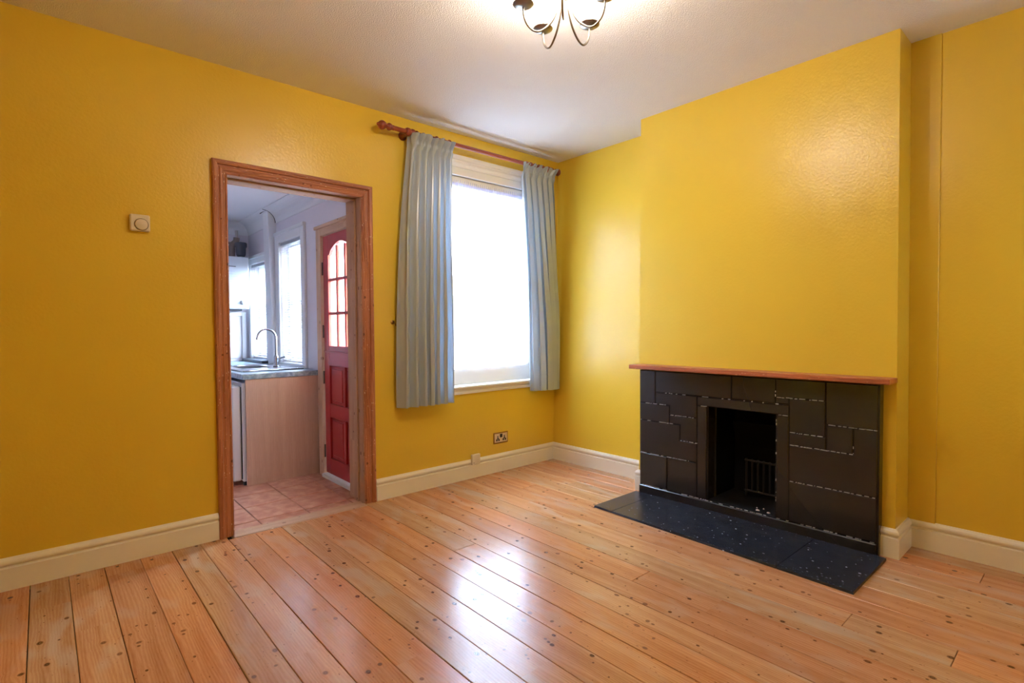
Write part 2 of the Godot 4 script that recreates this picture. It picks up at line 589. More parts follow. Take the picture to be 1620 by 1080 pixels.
# ------------------------------------------------------------------ doorway and main window
func door_and_window() -> void:
	# stripped pine doorway: moulded architrave and lining
	var fr := structure("trim_1", "stripped pine architrave and lining of the kitchen doorway", "door frame")
	var pr := [Vector2(0, 0), Vector2(0, 0.012), Vector2(0.006, 0.016), Vector2(0.012, 0.012), Vector2(0.016, 0.012), Vector2(0.024, 0.017), Vector2(0.034, 0.019), Vector2(0.042, 0.014), Vector2(0.047, 0.014), Vector2(0.052, 0.025), Vector2(0.062, 0.028), Vector2(0.072, 0.026), Vector2(0.076, 0.02), Vector2(0.076, 0)]
	var X0 := -2.59
	var X1 := -1.796
	var Y1 := 2.02
	part("architrave", MB.new(1, Vector2(0.05, 0.2)).run(pr, v(X0, 0, 0), Vector3.UP, Vector3.LEFT, Vector3.BACK, Y1, 0, 1), pine, fr)
	part("architrave", MB.new(1, Vector2(0.13, 0.6)).run(pr, v(X1, 0, 0), Vector3.UP, Vector3.RIGHT, Vector3.BACK, Y1, 0, 1), pine, fr)
	part("architrave", MB.new(0, Vector2(0.02, 0.1)).run(pr, v(X0, Y1, 0), Vector3.RIGHT, Vector3.UP, Vector3.BACK, X1 - X0, -1, 1), pine, fr)
	part("lining", MB.new(1, Vector2(0.1, 0.3)).box(v(-2.625, 0, -0.215), v(-2.6, 2.045, 0.004), 0.002), worn, fr)
	part("lining", MB.new(1, Vector2(0.17, 0.7)).box(v(-1.80, 0, -0.215), v(-1.775, 2.045, 0.004), 0.002), worn, fr)
	part("lining", MB.new(0, Vector2(0.3, 0.1)).box(v(-2.6, 2.022, -0.215), v(-1.8, 2.045, 0.004), 0.002), worn, fr)
	part("door_stop", MB.new(1, Vector2(0.03, 0.9)).box(v(-1.812, 0, -0.10), v(-1.80, 2.01, -0.062), 0.0025), worn, fr)
	part("door_stop", MB.new(0, Vector2(0.03, 0.5)).box(v(-2.6, 2.01, -0.10), v(-1.80, 2.022, -0.062), 0.0025), worn, fr)
	part("door_stop", MB.new(1, Vector2(0.07, 0.4)).box(v(-2.6, 0, -0.10), v(-2.588, 2.01, -0.062), 0.0025), worn, fr)
	var th := MB.new(0, Vector2(0.11, 0.33)).box(v(-2.6, -0.02, -0.062), v(-1.8, 0.003, 0.056), 0.004)
	var thm := wooden(worn.albedo_texture, 0.22, 1.1, Color(1.0, 1.0, 1.0), 0.75)
	thm.albedo_color = Color(0.98, 1.0, 1.0)
	solid("trim_3", th, pale_pine, "worn grey wooden threshold strip between floorboards and kitchen tiles", "threshold", "", "structure")

	# sash window behind the net
	var w := structure("window_1", "white painted sash window between the two blue curtains", "window")
	var fw := MB.new()
	fw.box(v(-1.34, 0.72, -0.2), v(-1.29, 2.37, 0.0), 0.002).box(v(-0.22, 0.72, -0.2), v(-0.17, 2.37, 0.0), 0.002).box(v(-1.29, 2.31, -0.2), v(-0.22, 2.37, 0.0), 0.002)
	part("frame", fw, window_white, w)
	var up := part("sash", MB.new().box(v(-1.29, 2.25, -0.15), v(-0.22, 2.31, -0.11), 0.003).box(v(-1.29, 1.52, -0.15), v(-0.22, 1.56, -0.11), 0.003).box(v(-1.29, 1.56, -0.15), v(-1.245, 2.25, -0.11), 0.003).box(v(-0.265, 1.56, -0.15), v(-0.22, 2.25, -0.11), 0.003), window_white, w)
	part("pane", MB.new().box(v(-1.245, 1.56, -0.133), v(-0.265, 2.25, -0.129)), glass, up)
	var lo := part("sash", MB.new().box(v(-1.29, 0.722, -0.105), v(-0.22, 0.845, -0.065), 0.003).box(v(-1.29, 1.52, -0.105), v(-0.22, 1.56, -0.065), 0.003).box(v(-1.29, 0.845, -0.105), v(-1.245, 1.52, -0.065), 0.003).box(v(-0.265, 0.845, -0.105), v(-0.22, 1.52, -0.065), 0.003), window_white, w)
	part("pane", MB.new().box(v(-1.245, 0.845, -0.088), v(-0.265, 1.52, -0.084)), glass, lo)
	part("head_board", MB.new().box(v(-1.29, 2.262, -0.062), v(-0.22, 2.31, -0.03), 0.002).box(v(-1.29, 2.31, -0.075), v(-0.22, 2.37, -0.02), 0.002), window_white, w)
	var ap := [Vector2(0, 0), Vector2(0, 0.012), Vector2(0.012, 0.014), Vector2(0.02, 0.02), Vector2(0.032, 0.022), Vector2(0.04, 0.015), Vector2(0.05, 0.015), Vector2(0.056, 0.026), Vector2(0.068, 0.03), Vector2(0.082, 0.028), Vector2(0.088, 0.018), Vector2(0.088, 0)]
	part("architrave", MB.new().run(ap, v(-1.34, 2.366, 0), Vector3.RIGHT, Vector3.UP, Vector3.BACK, 1.17, -1, 1), window_white, w)
	part("architrave", MB.new().run(ap, v(-1.34, 0.722, 0), Vector3.UP, Vector3.LEFT, Vector3.BACK, 1.644, 0, 1), window_white, w)
	part("architrave", MB.new().run(ap, v(-0.17, 0.722, 0), Vector3.UP, Vector3.RIGHT, Vector3.BACK, 1.644, 0, 1), window_white, w)
	var sp := [Vector2(-0.2, 0), Vector2(-0.2, 0.025), Vector2(0.026, 0.025), Vector2(0.033, 0.022), Vector2(0.037, 0.0125), Vector2(0.033, 0.003), Vector2(0.026, 0)]
	part("sill", MB.new().run(sp, v(-1.44, 0.697, 0), Vector3.RIGHT, Vector3.BACK, Vector3.UP, 1.39), window_white, w)
	part("apron", MB.new().run([Vector2(0, 0), Vector2(0, 0.014), Vector2(0.014, 0.017), Vector2(0.022, 0.013), Vector2(0.04, 0.018), Vector2(0.04, 0)], v(-1.43, 0.657, 0), Vector3.RIGHT, Vector3.UP, Vector3.BACK, 1.37), window_white, w)
	# yard outside
	solid("ground_yard", MB.new().box(v(-1.5, -0.2, -14), v(12, -0.06, -0.2)), paint(150, 150, 148, 0.85), "pale concrete yard outside the windows", "ground", "", "structure")

# ------------------------------------------------------------------ fireplace
func fireplace() -> void:
	var f := thing("fireplace", "black painted tiled fireplace with a thin wooden mantel shelf", "fireplace", v(-0.24, 0, 1.8))
	var fxp := -0.27
	part("backing", MB.new().box(v(-0.262, 0, 1.1), v(-0.19, 0.862, 1.60)).box(v(-0.262, 0, 2.022), v(-0.19, 0.862, 2.514)).box(v(-0.262, 0.657, 1.6), v(-0.19, 0.862, 2.022)), black_paint, f)
	var R := func(z0: float, z1: float, y0: float, y1: float) -> Array: return [Vector2(z0, y0), Vector2(z1, y0), Vector2(z1, y1), Vector2(z0, y1)]
	var tiles := [
		R.call(1.105, 1.229, 0.636, 0.863), R.call(1.229, 1.76, 0.717, 0.863), R.call(1.76, 2.015, 0.72, 0.863),
		R.call(1.535, 2.09, 0.657, 0.717),
		[Vector2(1.229, 0.636), Vector2(1.337, 0.636), Vector2(1.337, 0.575), Vector2(1.535, 0.575), Vector2(1.535, 0.717), Vector2(1.229, 0.717)],
		R.call(1.105, 1.337, 0.517, 0.636),
		[Vector2(1.337, 0.517), Vector2(1.415, 0.517), Vector2(1.415, 0.415), Vector2(1.535, 0.415), Vector2(1.535, 0.575), Vector2(1.337, 0.575)],
		[Vector2(1.105, 0.29), Vector2(1.535, 0.29), Vector2(1.535, 0.415), Vector2(1.415, 0.415), Vector2(1.415, 0.517), Vector2(1.105, 0.517)],
		R.call(1.105, 1.318, 0.066, 0.29), R.call(1.318, 1.535, 0.066, 0.29),
		R.call(1.535, 1.6, 0.066, 0.657), R.call(2.022, 2.09, 0.066, 0.657),
		[Vector2(2.015, 0.72), Vector2(2.09, 0.72), Vector2(2.09, 0.757), Vector2(2.275, 0.757), Vector2(2.275, 0.863), Vector2(2.015, 0.863)],
		R.call(2.275, 2.511, 0.633, 0.863), R.call(2.09, 2.275, 0.566, 0.757), R.call(2.09, 2.278, 0.496, 0.566),
		R.call(2.278, 2.403, 0.496, 0.633),
		[Vector2(2.09, 0.293), Vector2(2.511, 0.293), Vector2(2.511, 0.633), Vector2(2.403, 0.633), Vector2(2.403, 0.496), Vector2(2.09, 0.496)],
		R.call(2.09, 2.511, 0.066, 0.293)]
	for t in tiles:
		var c := Vector2.ZERO
		for p in t:
			c += p / t.size()
		var q := []
		for p in t:     # leave a joint round every tile
			q.append(p)
		var proud := rng.randf_range(0.0, 0.0025)
		var m := MB.new()
		var shrunk := inset(q, 0.0012)
		m.prism(shrunk, Vector3.ZERO, Vector3.BACK, Vector3.UP, Vector3.RIGHT, -0.25, fxp - proud, 0.0042)
		part("tile", m, black_paint, f)
	# pale dashes set in the joints, their colour standing in for gloss highlights
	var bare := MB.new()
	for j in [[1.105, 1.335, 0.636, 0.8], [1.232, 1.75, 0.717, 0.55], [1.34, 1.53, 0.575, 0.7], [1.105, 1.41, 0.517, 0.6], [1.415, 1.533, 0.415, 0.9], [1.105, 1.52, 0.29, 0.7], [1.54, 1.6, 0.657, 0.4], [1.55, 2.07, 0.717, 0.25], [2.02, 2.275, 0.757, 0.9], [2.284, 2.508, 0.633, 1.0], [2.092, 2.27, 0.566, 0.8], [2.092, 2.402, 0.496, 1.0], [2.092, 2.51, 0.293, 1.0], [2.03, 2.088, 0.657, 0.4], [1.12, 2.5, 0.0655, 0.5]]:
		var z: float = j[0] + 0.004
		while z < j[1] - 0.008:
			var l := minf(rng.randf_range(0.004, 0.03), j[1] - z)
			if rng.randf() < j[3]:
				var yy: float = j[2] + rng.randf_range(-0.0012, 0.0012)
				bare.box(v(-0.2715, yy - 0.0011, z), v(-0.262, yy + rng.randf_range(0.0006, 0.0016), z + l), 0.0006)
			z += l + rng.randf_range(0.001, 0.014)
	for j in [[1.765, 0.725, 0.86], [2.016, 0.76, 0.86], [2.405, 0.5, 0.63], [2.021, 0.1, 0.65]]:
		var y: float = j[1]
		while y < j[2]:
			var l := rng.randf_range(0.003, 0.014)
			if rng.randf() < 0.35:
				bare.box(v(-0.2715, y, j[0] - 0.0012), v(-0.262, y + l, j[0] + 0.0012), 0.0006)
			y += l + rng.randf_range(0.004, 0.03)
	part("joint_glints", bare, paint(190, 184, 176, 0.7), f, "pale dashes painted as gloss highlights along the joints").set_meta("kind", "stuff")
	part("kerb", MB.new().box(v(-0.283, 0.0, 1.103), v(-0.25, 0.065, 2.512), 0.005), black_paint, f)
	# return of the surround towards the alcove
	part("side_slab", MB.new().box(v(-0.268, 0.0, 2.511), v(-0.2, 0.862, 2.519), 0.002), black_paint, f)
	var mt := wooden(pine.albedo_texture, 0.22, 1.1, Color(1.0, 0.9, 0.8), 0.35)
	part("mantel_shelf", MB.new(2, Vector2(0.03, 0.2)).box(v(-0.342, 0.872, 1.062), v(-0.195, 0.899, 2.574), 0.003), mt, f, "thin orange pine mantel shelf")
	# firebox
	var fb := MB.new()
	fb.box(v(-0.27, 0.0, 1.6), v(0.1, 0.07, 2.022))
	part("firebox_floor", fb, soot, f)
	part("cheek", MB.new().box(v(-0.26, 0.07, 1.6), v(-0.17, 0.657, 1.606)), black_paint, f)
	part("cheek", MB.new().box(v(-0.26, 0.07, 2.016), v(-0.17, 0.657, 2.022)), black_paint, f)
	part("insert_frame", MB.new().box(v(-0.176, 0.07, 1.606), v(-0.168, 0.657, 1.613), 0.001), black_paint, f)
	part("insert_frame", MB.new().box(v(-0.176, 0.07, 2.009), v(-0.168, 0.657, 2.016), 0.001), black_paint, f)
	part("side_wall", MB.new().box(v(-0.17, 0.07, 1.594), v(0.1, 0.75, 1.602)), soot, f)
	part("side_wall", MB.new().box(v(-0.17, 0.07, 2.02), v(0.1, 0.75, 2.028)), soot, f)
	part("lintel_block", MB.new().box(v(-0.2, 0.652, 1.6), v(0.1, 0.75, 2.022)), soot, f)
	var bk := MB.new()
	bk.hexa([v(0.07, 0.07, 1.62), v(0.12, 0.07, 1.62), v(0.12, 0.07, 2.0), v(0.07, 0.07, 2.0), v(0.05, 0.38, 1.64), v(0.12, 0.38, 1.64), v(0.12, 0.38, 1.99), v(0.05, 0.38, 1.99)])
	bk.hexa([v(0.05, 0.38, 1.64), v(0.12, 0.38, 1.64), v(0.12, 0.38, 1.99), v(0.05, 0.38, 1.99), v(-0.05, 0.55, 1.66), v(0.0, 0.55, 1.66), v(0.0, 0.55, 1.98), v(-0.05, 0.55, 1.98)])
	part("fireback", bk, soot, f)
	part("rear_wall", MB.new().box(v(0.1, 0.0, 1.59), v(0.13, 0.75, 2.03)), soot, f)
	# iron grate
	var iron := paint(30, 29, 28, 0.55, 0.5)
	var g := thing("fire_grate", "black iron fire grate with upright bars inside the fireplace opening", "grate", v(0, 0.07, 1.85))
	part("rail", MB.new().tube([v(0.0, 0.30, 1.72), v(0.0, 0.30, 2.0)], 0.007, 8), iron, g)
	part("rail", MB.new().tube([v(0.0, 0.105, 1.72), v(0.0, 0.105, 2.0)], 0.007, 8), iron, g)
	for k in 8:
		var z := 1.73 + 0.0365 * k
		part("bar", MB.new().tube([v(0.0, 0.07 if k % 7 == 0 else 0.1, z), v(0.0, 0.31, z)], 0.006, 8), iron, g)
	# crumbs of plaster on the kerb
	var chips := [[-0.235, 1.905, 0.02, "larger pale plaster chip in the fireplace, the one further from its jamb"], [-0.235, 1.968, 0.019, "larger pale plaster chip in the fireplace, the one nearest its jamb"], [-0.2, 1.885, 0.008, "tiny pale plaster crumb behind the larger chips in the fireplace"], [-0.19, 1.92, 0.008, "tiny pale plaster crumb behind the larger chips in the fireplace"]]
	for c in chips:
		var s: float = c[2] * 0.5
		var m := MB.new()
		m.lathe([Vector2(0, 0), Vector2(s, 0.001), Vector2(s * 0.9, 0.004), Vector2(s * 0.45, 0.007), Vector2(0, 0.008)], Transform3D(Basis.from_scale(v(0.8, 1, 1.2)), v(c[0], 0.07, c[1])), 7)
		solid("plaster_chip", m, paint(222, 200, 190, 0.9), c[3], "chip", "plaster chips in the fireplace")
	# hearth slabs
	var h := thing("hearth", "black painted slab hearth on the floorboards before the fireplace", "hearth", v(-0.52, 0, 1.8))
	var im := Image.create(1024, 512, false, Image.FORMAT_RGB8)
	im.fill(Color(0.135, 0.14, 0.155))
	var hn := noise(0.012, 51, 4)
	for j in 512:
		for i in 1024:
			var q := hn.get_noise_2d(i, j) * 0.05
			im.set_pixel(i, j, Color(0.15 + q, 0.16 + q, 0.19 + q * 1.1))
	for k in 120:
		var px := rng.randi_range(4, 1010)
		var py := rng.randi_range(4, 500)
		var sz := 3 if rng.randf() < 0.75 else 5
		im.fill_rect(Rect2i(px, py, sz + rng.randi_range(0, 2), sz), Color(0.9, 0.9, 0.9).lerp(Color(0.36, 0.36, 0.38), rng.randf()))
	for k in 240:      # chipped front edge
		var px := rng.randi_range(0, 1016)
		im.fill_rect(Rect2i(px, 507 - int(rng.randf() ** 2 * 70), rng.randi_range(2, 6), rng.randi_range(1, 3)), Color(0.42, 0.42, 0.46))
	var hm := StandardMaterial3D.new()
	hm.albedo_texture = ImageTexture.create_from_image(im)
	hm.roughness = 0.27
	hm.uv1_scale = v(1 / 0.5, 1 / 1.5, 1)
	# the texture is laid with its long side along the hearth
	im.rotate_90(CLOCKWISE)
	hm.albedo_texture = ImageTexture.create_from_image(im)
	for z in [[1.08, 1.222], [1.224, 2.228], [2.23, 2.556]]:
		var m := MB.new(2, Vector2(0.79, -1.08))
		var f0: float = -0.735 - 0.033 * (z[0] - 1.08)
		var f1: float = -0.735 - 0.033 * (z[1] - 1.08)
		m.hexa([v(f0 - 0.003, 0, z[0]), v(-0.284, 0, z[0]), v(-0.284, 0, z[1]), v(f1 - 0.003, 0, z[1]), v(f0, 0.012, z[0] + 0.001), v(-0.284, 0.012, z[0] + 0.001), v(-0.284, 0.012, z[1] - 0.001), v(f1, 0.012, z[1] - 0.001)])
		part("slab", m, hm, h)

func inset(p: Array, b: float) -> Array:
	var pts := PackedVector2Array(p)
	if Geometry2D.is_polygon_clockwise(pts):
		pts.reverse()
	var n := pts.size()
	var out := []
	for i in n:
		var a := (pts[i] - pts[(i + n - 1) % n]).normalized()
		var c := (pts[(i + 1) % n] - pts[i]).normalized()
		var na := Vector2(-a.y, a.x)
		var nb := Vector2(-c.y, c.x)
		out.append(pts[i] + (na + nb) / (1.0 + na.dot(nb)) * b)
	return out

# ------------------------------------------------------------------ kitchen behind the doorway
func kitchen() -> void:
	var KX := -1.715
	# floor tiles
	var kf := structure("floor_kitchen", "terracotta tiled kitchen floor beyond the doorway", "floor")
	part("screed", MB.new().box(v(-4.0, -0.12, -3.0), v(-1.6, -0.008, -0.06)), paint(40, 33, 32, 0.9), kf)
	var tm := []
	for k in 3:
		var m := StandardMaterial3D.new()
		m.albedo_texture = ntex(0.006 + 0.002 * k, 70 + k, 3, ramp([[0.0, Color(0.62, 0.37, 0.28)], [0.5, Color(0.71, 0.48, 0.38)], [1.0, Color(0.79, 0.60, 0.51)]]))
		m.uv1_scale = v(2.2, 2.2, 1)
		m.roughness = 0.3
		tm.append(m)
	var xs := [-4.0, -3.87, -3.58, -3.29, -3.0, -2.71, -2.42, -2.132, -1.846, -1.715]
	var zs := [-0.062, -0.157, -0.447, -0.725, -1.01, -1.3, -1.59, -1.88, -2.17, -2.46, -2.81]
	for i in xs.size() - 1:
		for j in zs.size() - 1:
			if xs[i] > -2.3 and zs[j] < -1.0:
				continue
			var m := MB.new(2, Vector2(rng.randf(), rng.randf()))
			m.box(v(xs[i] + 0.003, -0.012, zs[j + 1] + 0.003), v(xs[i + 1] - 0.003, rng.randf_range(-0.001, 0.0), zs[j] - 0.003), 0.002)
			part("tile", m, tm[(i * 2 + j) % 3], kf)
	# walls with openings towards the yard
	var a := MB.new()
	var ops := [[-0.86, -0.2, -0.1, 1.915], [-1.80, -1.26, 0.83, 1.95], [-2.71, -2.20, 0.83, 1.83]]   # z0 z1 y0 y1
	var z := -0.2
	var KH := 2.27
	var prev := -0.2
	for o in ops:
		if prev > o[1]:
			a.box(v(KX, -0.1, o[1]), v(KX + 0.2, KH + 0.1, prev))
		if o[2] > -0.05:
			a.box(v(KX, -0.1, o[0]), v(KX + 0.2, o[2], o[1]))
		a.box(v(KX, o[3], o[0]), v(KX + 0.2, KH + 0.1, o[1]))
		prev = o[0]
	a.box(v(KX, -0.1, -3.0), v(KX + 0.2, KH + 0.1, prev))
	solid("wall_kitchen_right", a, kitchen_wall, "pale lilac kitchen wall with the red door and two blinds", "wall", "", "structure")
	solid("wall_kitchen_back", MB.new().box(v(-4.0, -0.1, -3.0), v(KX, KH + 0.1, -2.81)), kitchen_wall, "pale kitchen wall behind the white boiler", "wall", "", "structure")
	solid("wall_kitchen_left", MB.new().box(v(-4.2, -0.1, -3.0), v(-4.0, KH + 0.1, -0.2)), kitchen_wall, "pale kitchen wall facing the red door", "wall", "", "structure")
	var kfw := MB.new()
	for b in [[-4.0, -2.625, 0.0, KH], [-2.625, -1.775, 2.045, KH], [-1.775, KX, 0.0, KH]]:
		kfw.box(v(b[0], b[2], -0.213), v(b[1], b[3], -0.2))
	solid("wall_kitchen_front", kfw, kitchen_wall, "pale kitchen side of the doorway wall", "wall", "", "structure")
	solid("ceiling_kitchen", MB.new().box(v(-4.2, KH, -3.0), v(KX + 0.2, KH + 0.2, -0.2)), kitchen_white, "white kitchen ceiling beyond the doorway", "ceiling", "", "structure")
	# coving
	var cp := [Vector2(0, 0)]
	for k in 9:
		var an := PI / 2 * k / 8.0
		cp.append(Vector2(0.115 * (1.0 - cos(an)) + 0.006, -0.115 + 0.115 * sin(an) - 0.006))
	cp.insert(1, Vector2(0.0, -0.121))
	cp.append(Vector2(0.121, 0))
	var cv := structure("trim_2", "white coving round the top of the kitchen walls", "coving")
	part("coving", MB.new().run(cp, v(KX, KH, -2.81), Vector3.BACK, Vector3.LEFT, Vector3.UP, 2.597, 1, 0), kitchen_white, cv)
	part("coving", MB.new().run(cp, v(-4.0, KH, -2.81), Vector3.RIGHT, Vector3.BACK, Vector3.UP, 2.285, 0, -1), kitchen_white, cv)
	var crack := []
	for k in 9:
		var an := PI / 2 * k / 8.0
		crack.append(v(KX - 0.115 * (1.0 - cos(an)) - 0.004, KH - 0.118 + 0.115 * sin(an), -1.918))
	part("broken_edge", MB.new().tube(crack, 0.006, 6), dark_gap, cv, "dark broken edge where the pipe boxing meets the coving")
	part("broken_edge", MB.new().tube([v(-1.80, KH - 0.006, -1.92), v(-1.803, KH - 0.005, -1.99), v(-1.80, KH - 0.008, -2.10)], 0.007, 6), dark_gap, cv)
	# boxed pipe between the windows
	solid("trim_4", MB.new().hexa([v(-1.765, 0.83, -2.06), v(KX, 0.83, -2.06), v(KX, 0.83, -1.905), v(-1.765, 0.83, -1.905), v(-1.785, 2.262, -2.08), v(KX, 2.262, -2.08), v(KX, 2.262, -1.93), v(-1.785, 2.262, -1.93)]), kitchen_white, "white boxed-in pipe rising between the two kitchen windows", "pipe boxing", "", "structure")
	# windows with venetian blinds
	kitchen_window("window_2", "white kitchen window next to the red door", -1.80, -1.26, 0.86, 1.95, -1.905, -1.175, 2.05, "white venetian blind in the kitchen window nearest the red door")
	kitchen_window("window_3", "white kitchen window beside the boiler", -2.71, -2.20, 0.86, 1.83, -2.775, -2.135, 1.915, "white venetian blind in the kitchen window beside the boiler")
	solid("windowsill_slate", MB.new().box(v(-1.80, 0.831, -2.80), v(-1.66, 0.858, -2.13), 0.003), paint(92, 100, 108, 0.4), "dark slate sill under the kitchen window beside the boiler", "windowsill", "", "structure")
	solid("windowsill_white", MB.new().box(v(-1.745, 0.831, -1.87), v(-1.66, 0.858, -1.19), 0.003), kitchen_white, "white sill under the kitchen window next to the red door", "windowsill", "", "structure")
	red_door(KX)
	kitchen_furniture(KX)

func kitchen_window(called: String, label: String, z0: float, z1: float, y0: float, y1: float, o0: float, o1: float, otop: float, blind_label: String) -> void:
	var KX := -1.715
	var w := structure(called, label, "window")
	var cz := (z0 + z1) / 2
	part("casing", MB.new().box(v(KX - 0.022, 0.83, o0), v(KX, otop, z0), 0.004).box(v(KX - 0.022, 0.83, z1), v(KX, otop, o1), 0.004).box(v(KX - 0.022, y1, z0), v(KX, otop, z1), 0.004).box(v(KX - 0.032, otop - 0.03, o0 - 0.008), v(KX, otop, o1 + 0.008), 0.004), kitchen_white, w)
	part("frame", MB.new().box(v(KX + 0.06, y0, z0), v(KX + 0.12, y1, z0 + 0.05), 0.003).box(v(KX + 0.06, y0, z1 - 0.05), v(KX + 0.12, y1, z1), 0.003).box(v(KX + 0.06, y1 - 0.05, z0 + 0.05), v(KX + 0.12, y1, z1 - 0.05), 0.003).box(v(KX + 0.06, 0.83, z0 + 0.05), v(KX + 0.12, y0 + 0.06, z1 - 0.05), 0.003).box(v(KX + 0.06, 1.38, z0 + 0.05), v(KX + 0.12, 1.42, z1 - 0.05), 0.003), kitchen_white, w)
	part("pane", MB.new().box(v(KX + 0.088, y0 + 0.06, z0 + 0.05), v(KX + 0.092, 1.38, z1 - 0.05)), glass, w)
	part("pane", MB.new().box(v(KX + 0.088, 1.42, z0 + 0.05), v(KX + 0.092, y1 - 0.05, z1 - 0.05)), glass, w)
	# blind
	var b := thing("venetian_blind", blind_label, "blind", v(KX + 0.02, y0, cz))
	var bm := paint(214, 208, 214, 0.5)
	part("headrail", MB.new().box(v(KX - 0.004, y1 - 0.03, z0 + 0.006), v(KX + 0.03, y1 - 0.002, z1 - 0.006), 0.003), paint(170, 172, 178, 0.4), b)
	var sl := MB.new()
	var y := y1 - 0.045
	while y > y0 + 0.03:
		# a slightly tilted slat
		sl.hexa([v(KX + 0.001, y - 0.0045, z0 + 0.008), v(KX + 0.025, y + 0.0035, z0 + 0.008), v(KX + 0.025, y + 0.0035, z1 - 0.008), v(KX + 0.001, y - 0.0045, z1 - 0.008), v(KX + 0.001, y - 0.0037, z0 + 0.008), v(KX + 0.025, y + 0.0043, z0 + 0.008), v(KX + 0.025, y + 0.0043, z1 - 0.008), v(KX + 0.001, y - 0.0037, z1 - 0.008)])
		y -= 0.0215
	var so := part("slats", sl, bm, b)
	so.set_meta("kind", "stuff")
	part("bottom_rail", MB.new().box(v(KX + 0.002, y0 + 0.006, z0 + 0.008), v(KX + 0.024, y0 + 0.02, z1 - 0.008), 0.002), bm, b)
	for t in [0.18, 0.5, 0.82]:
		var zz := lerpf(z0, z1, t)
		part("ladder_cord", MB.new().box(v(KX - 0.001, y0 + 0.01, zz - 0.002), v(KX, y1 - 0.03, zz + 0.002)), paint(190, 188, 196, 0.8), b)

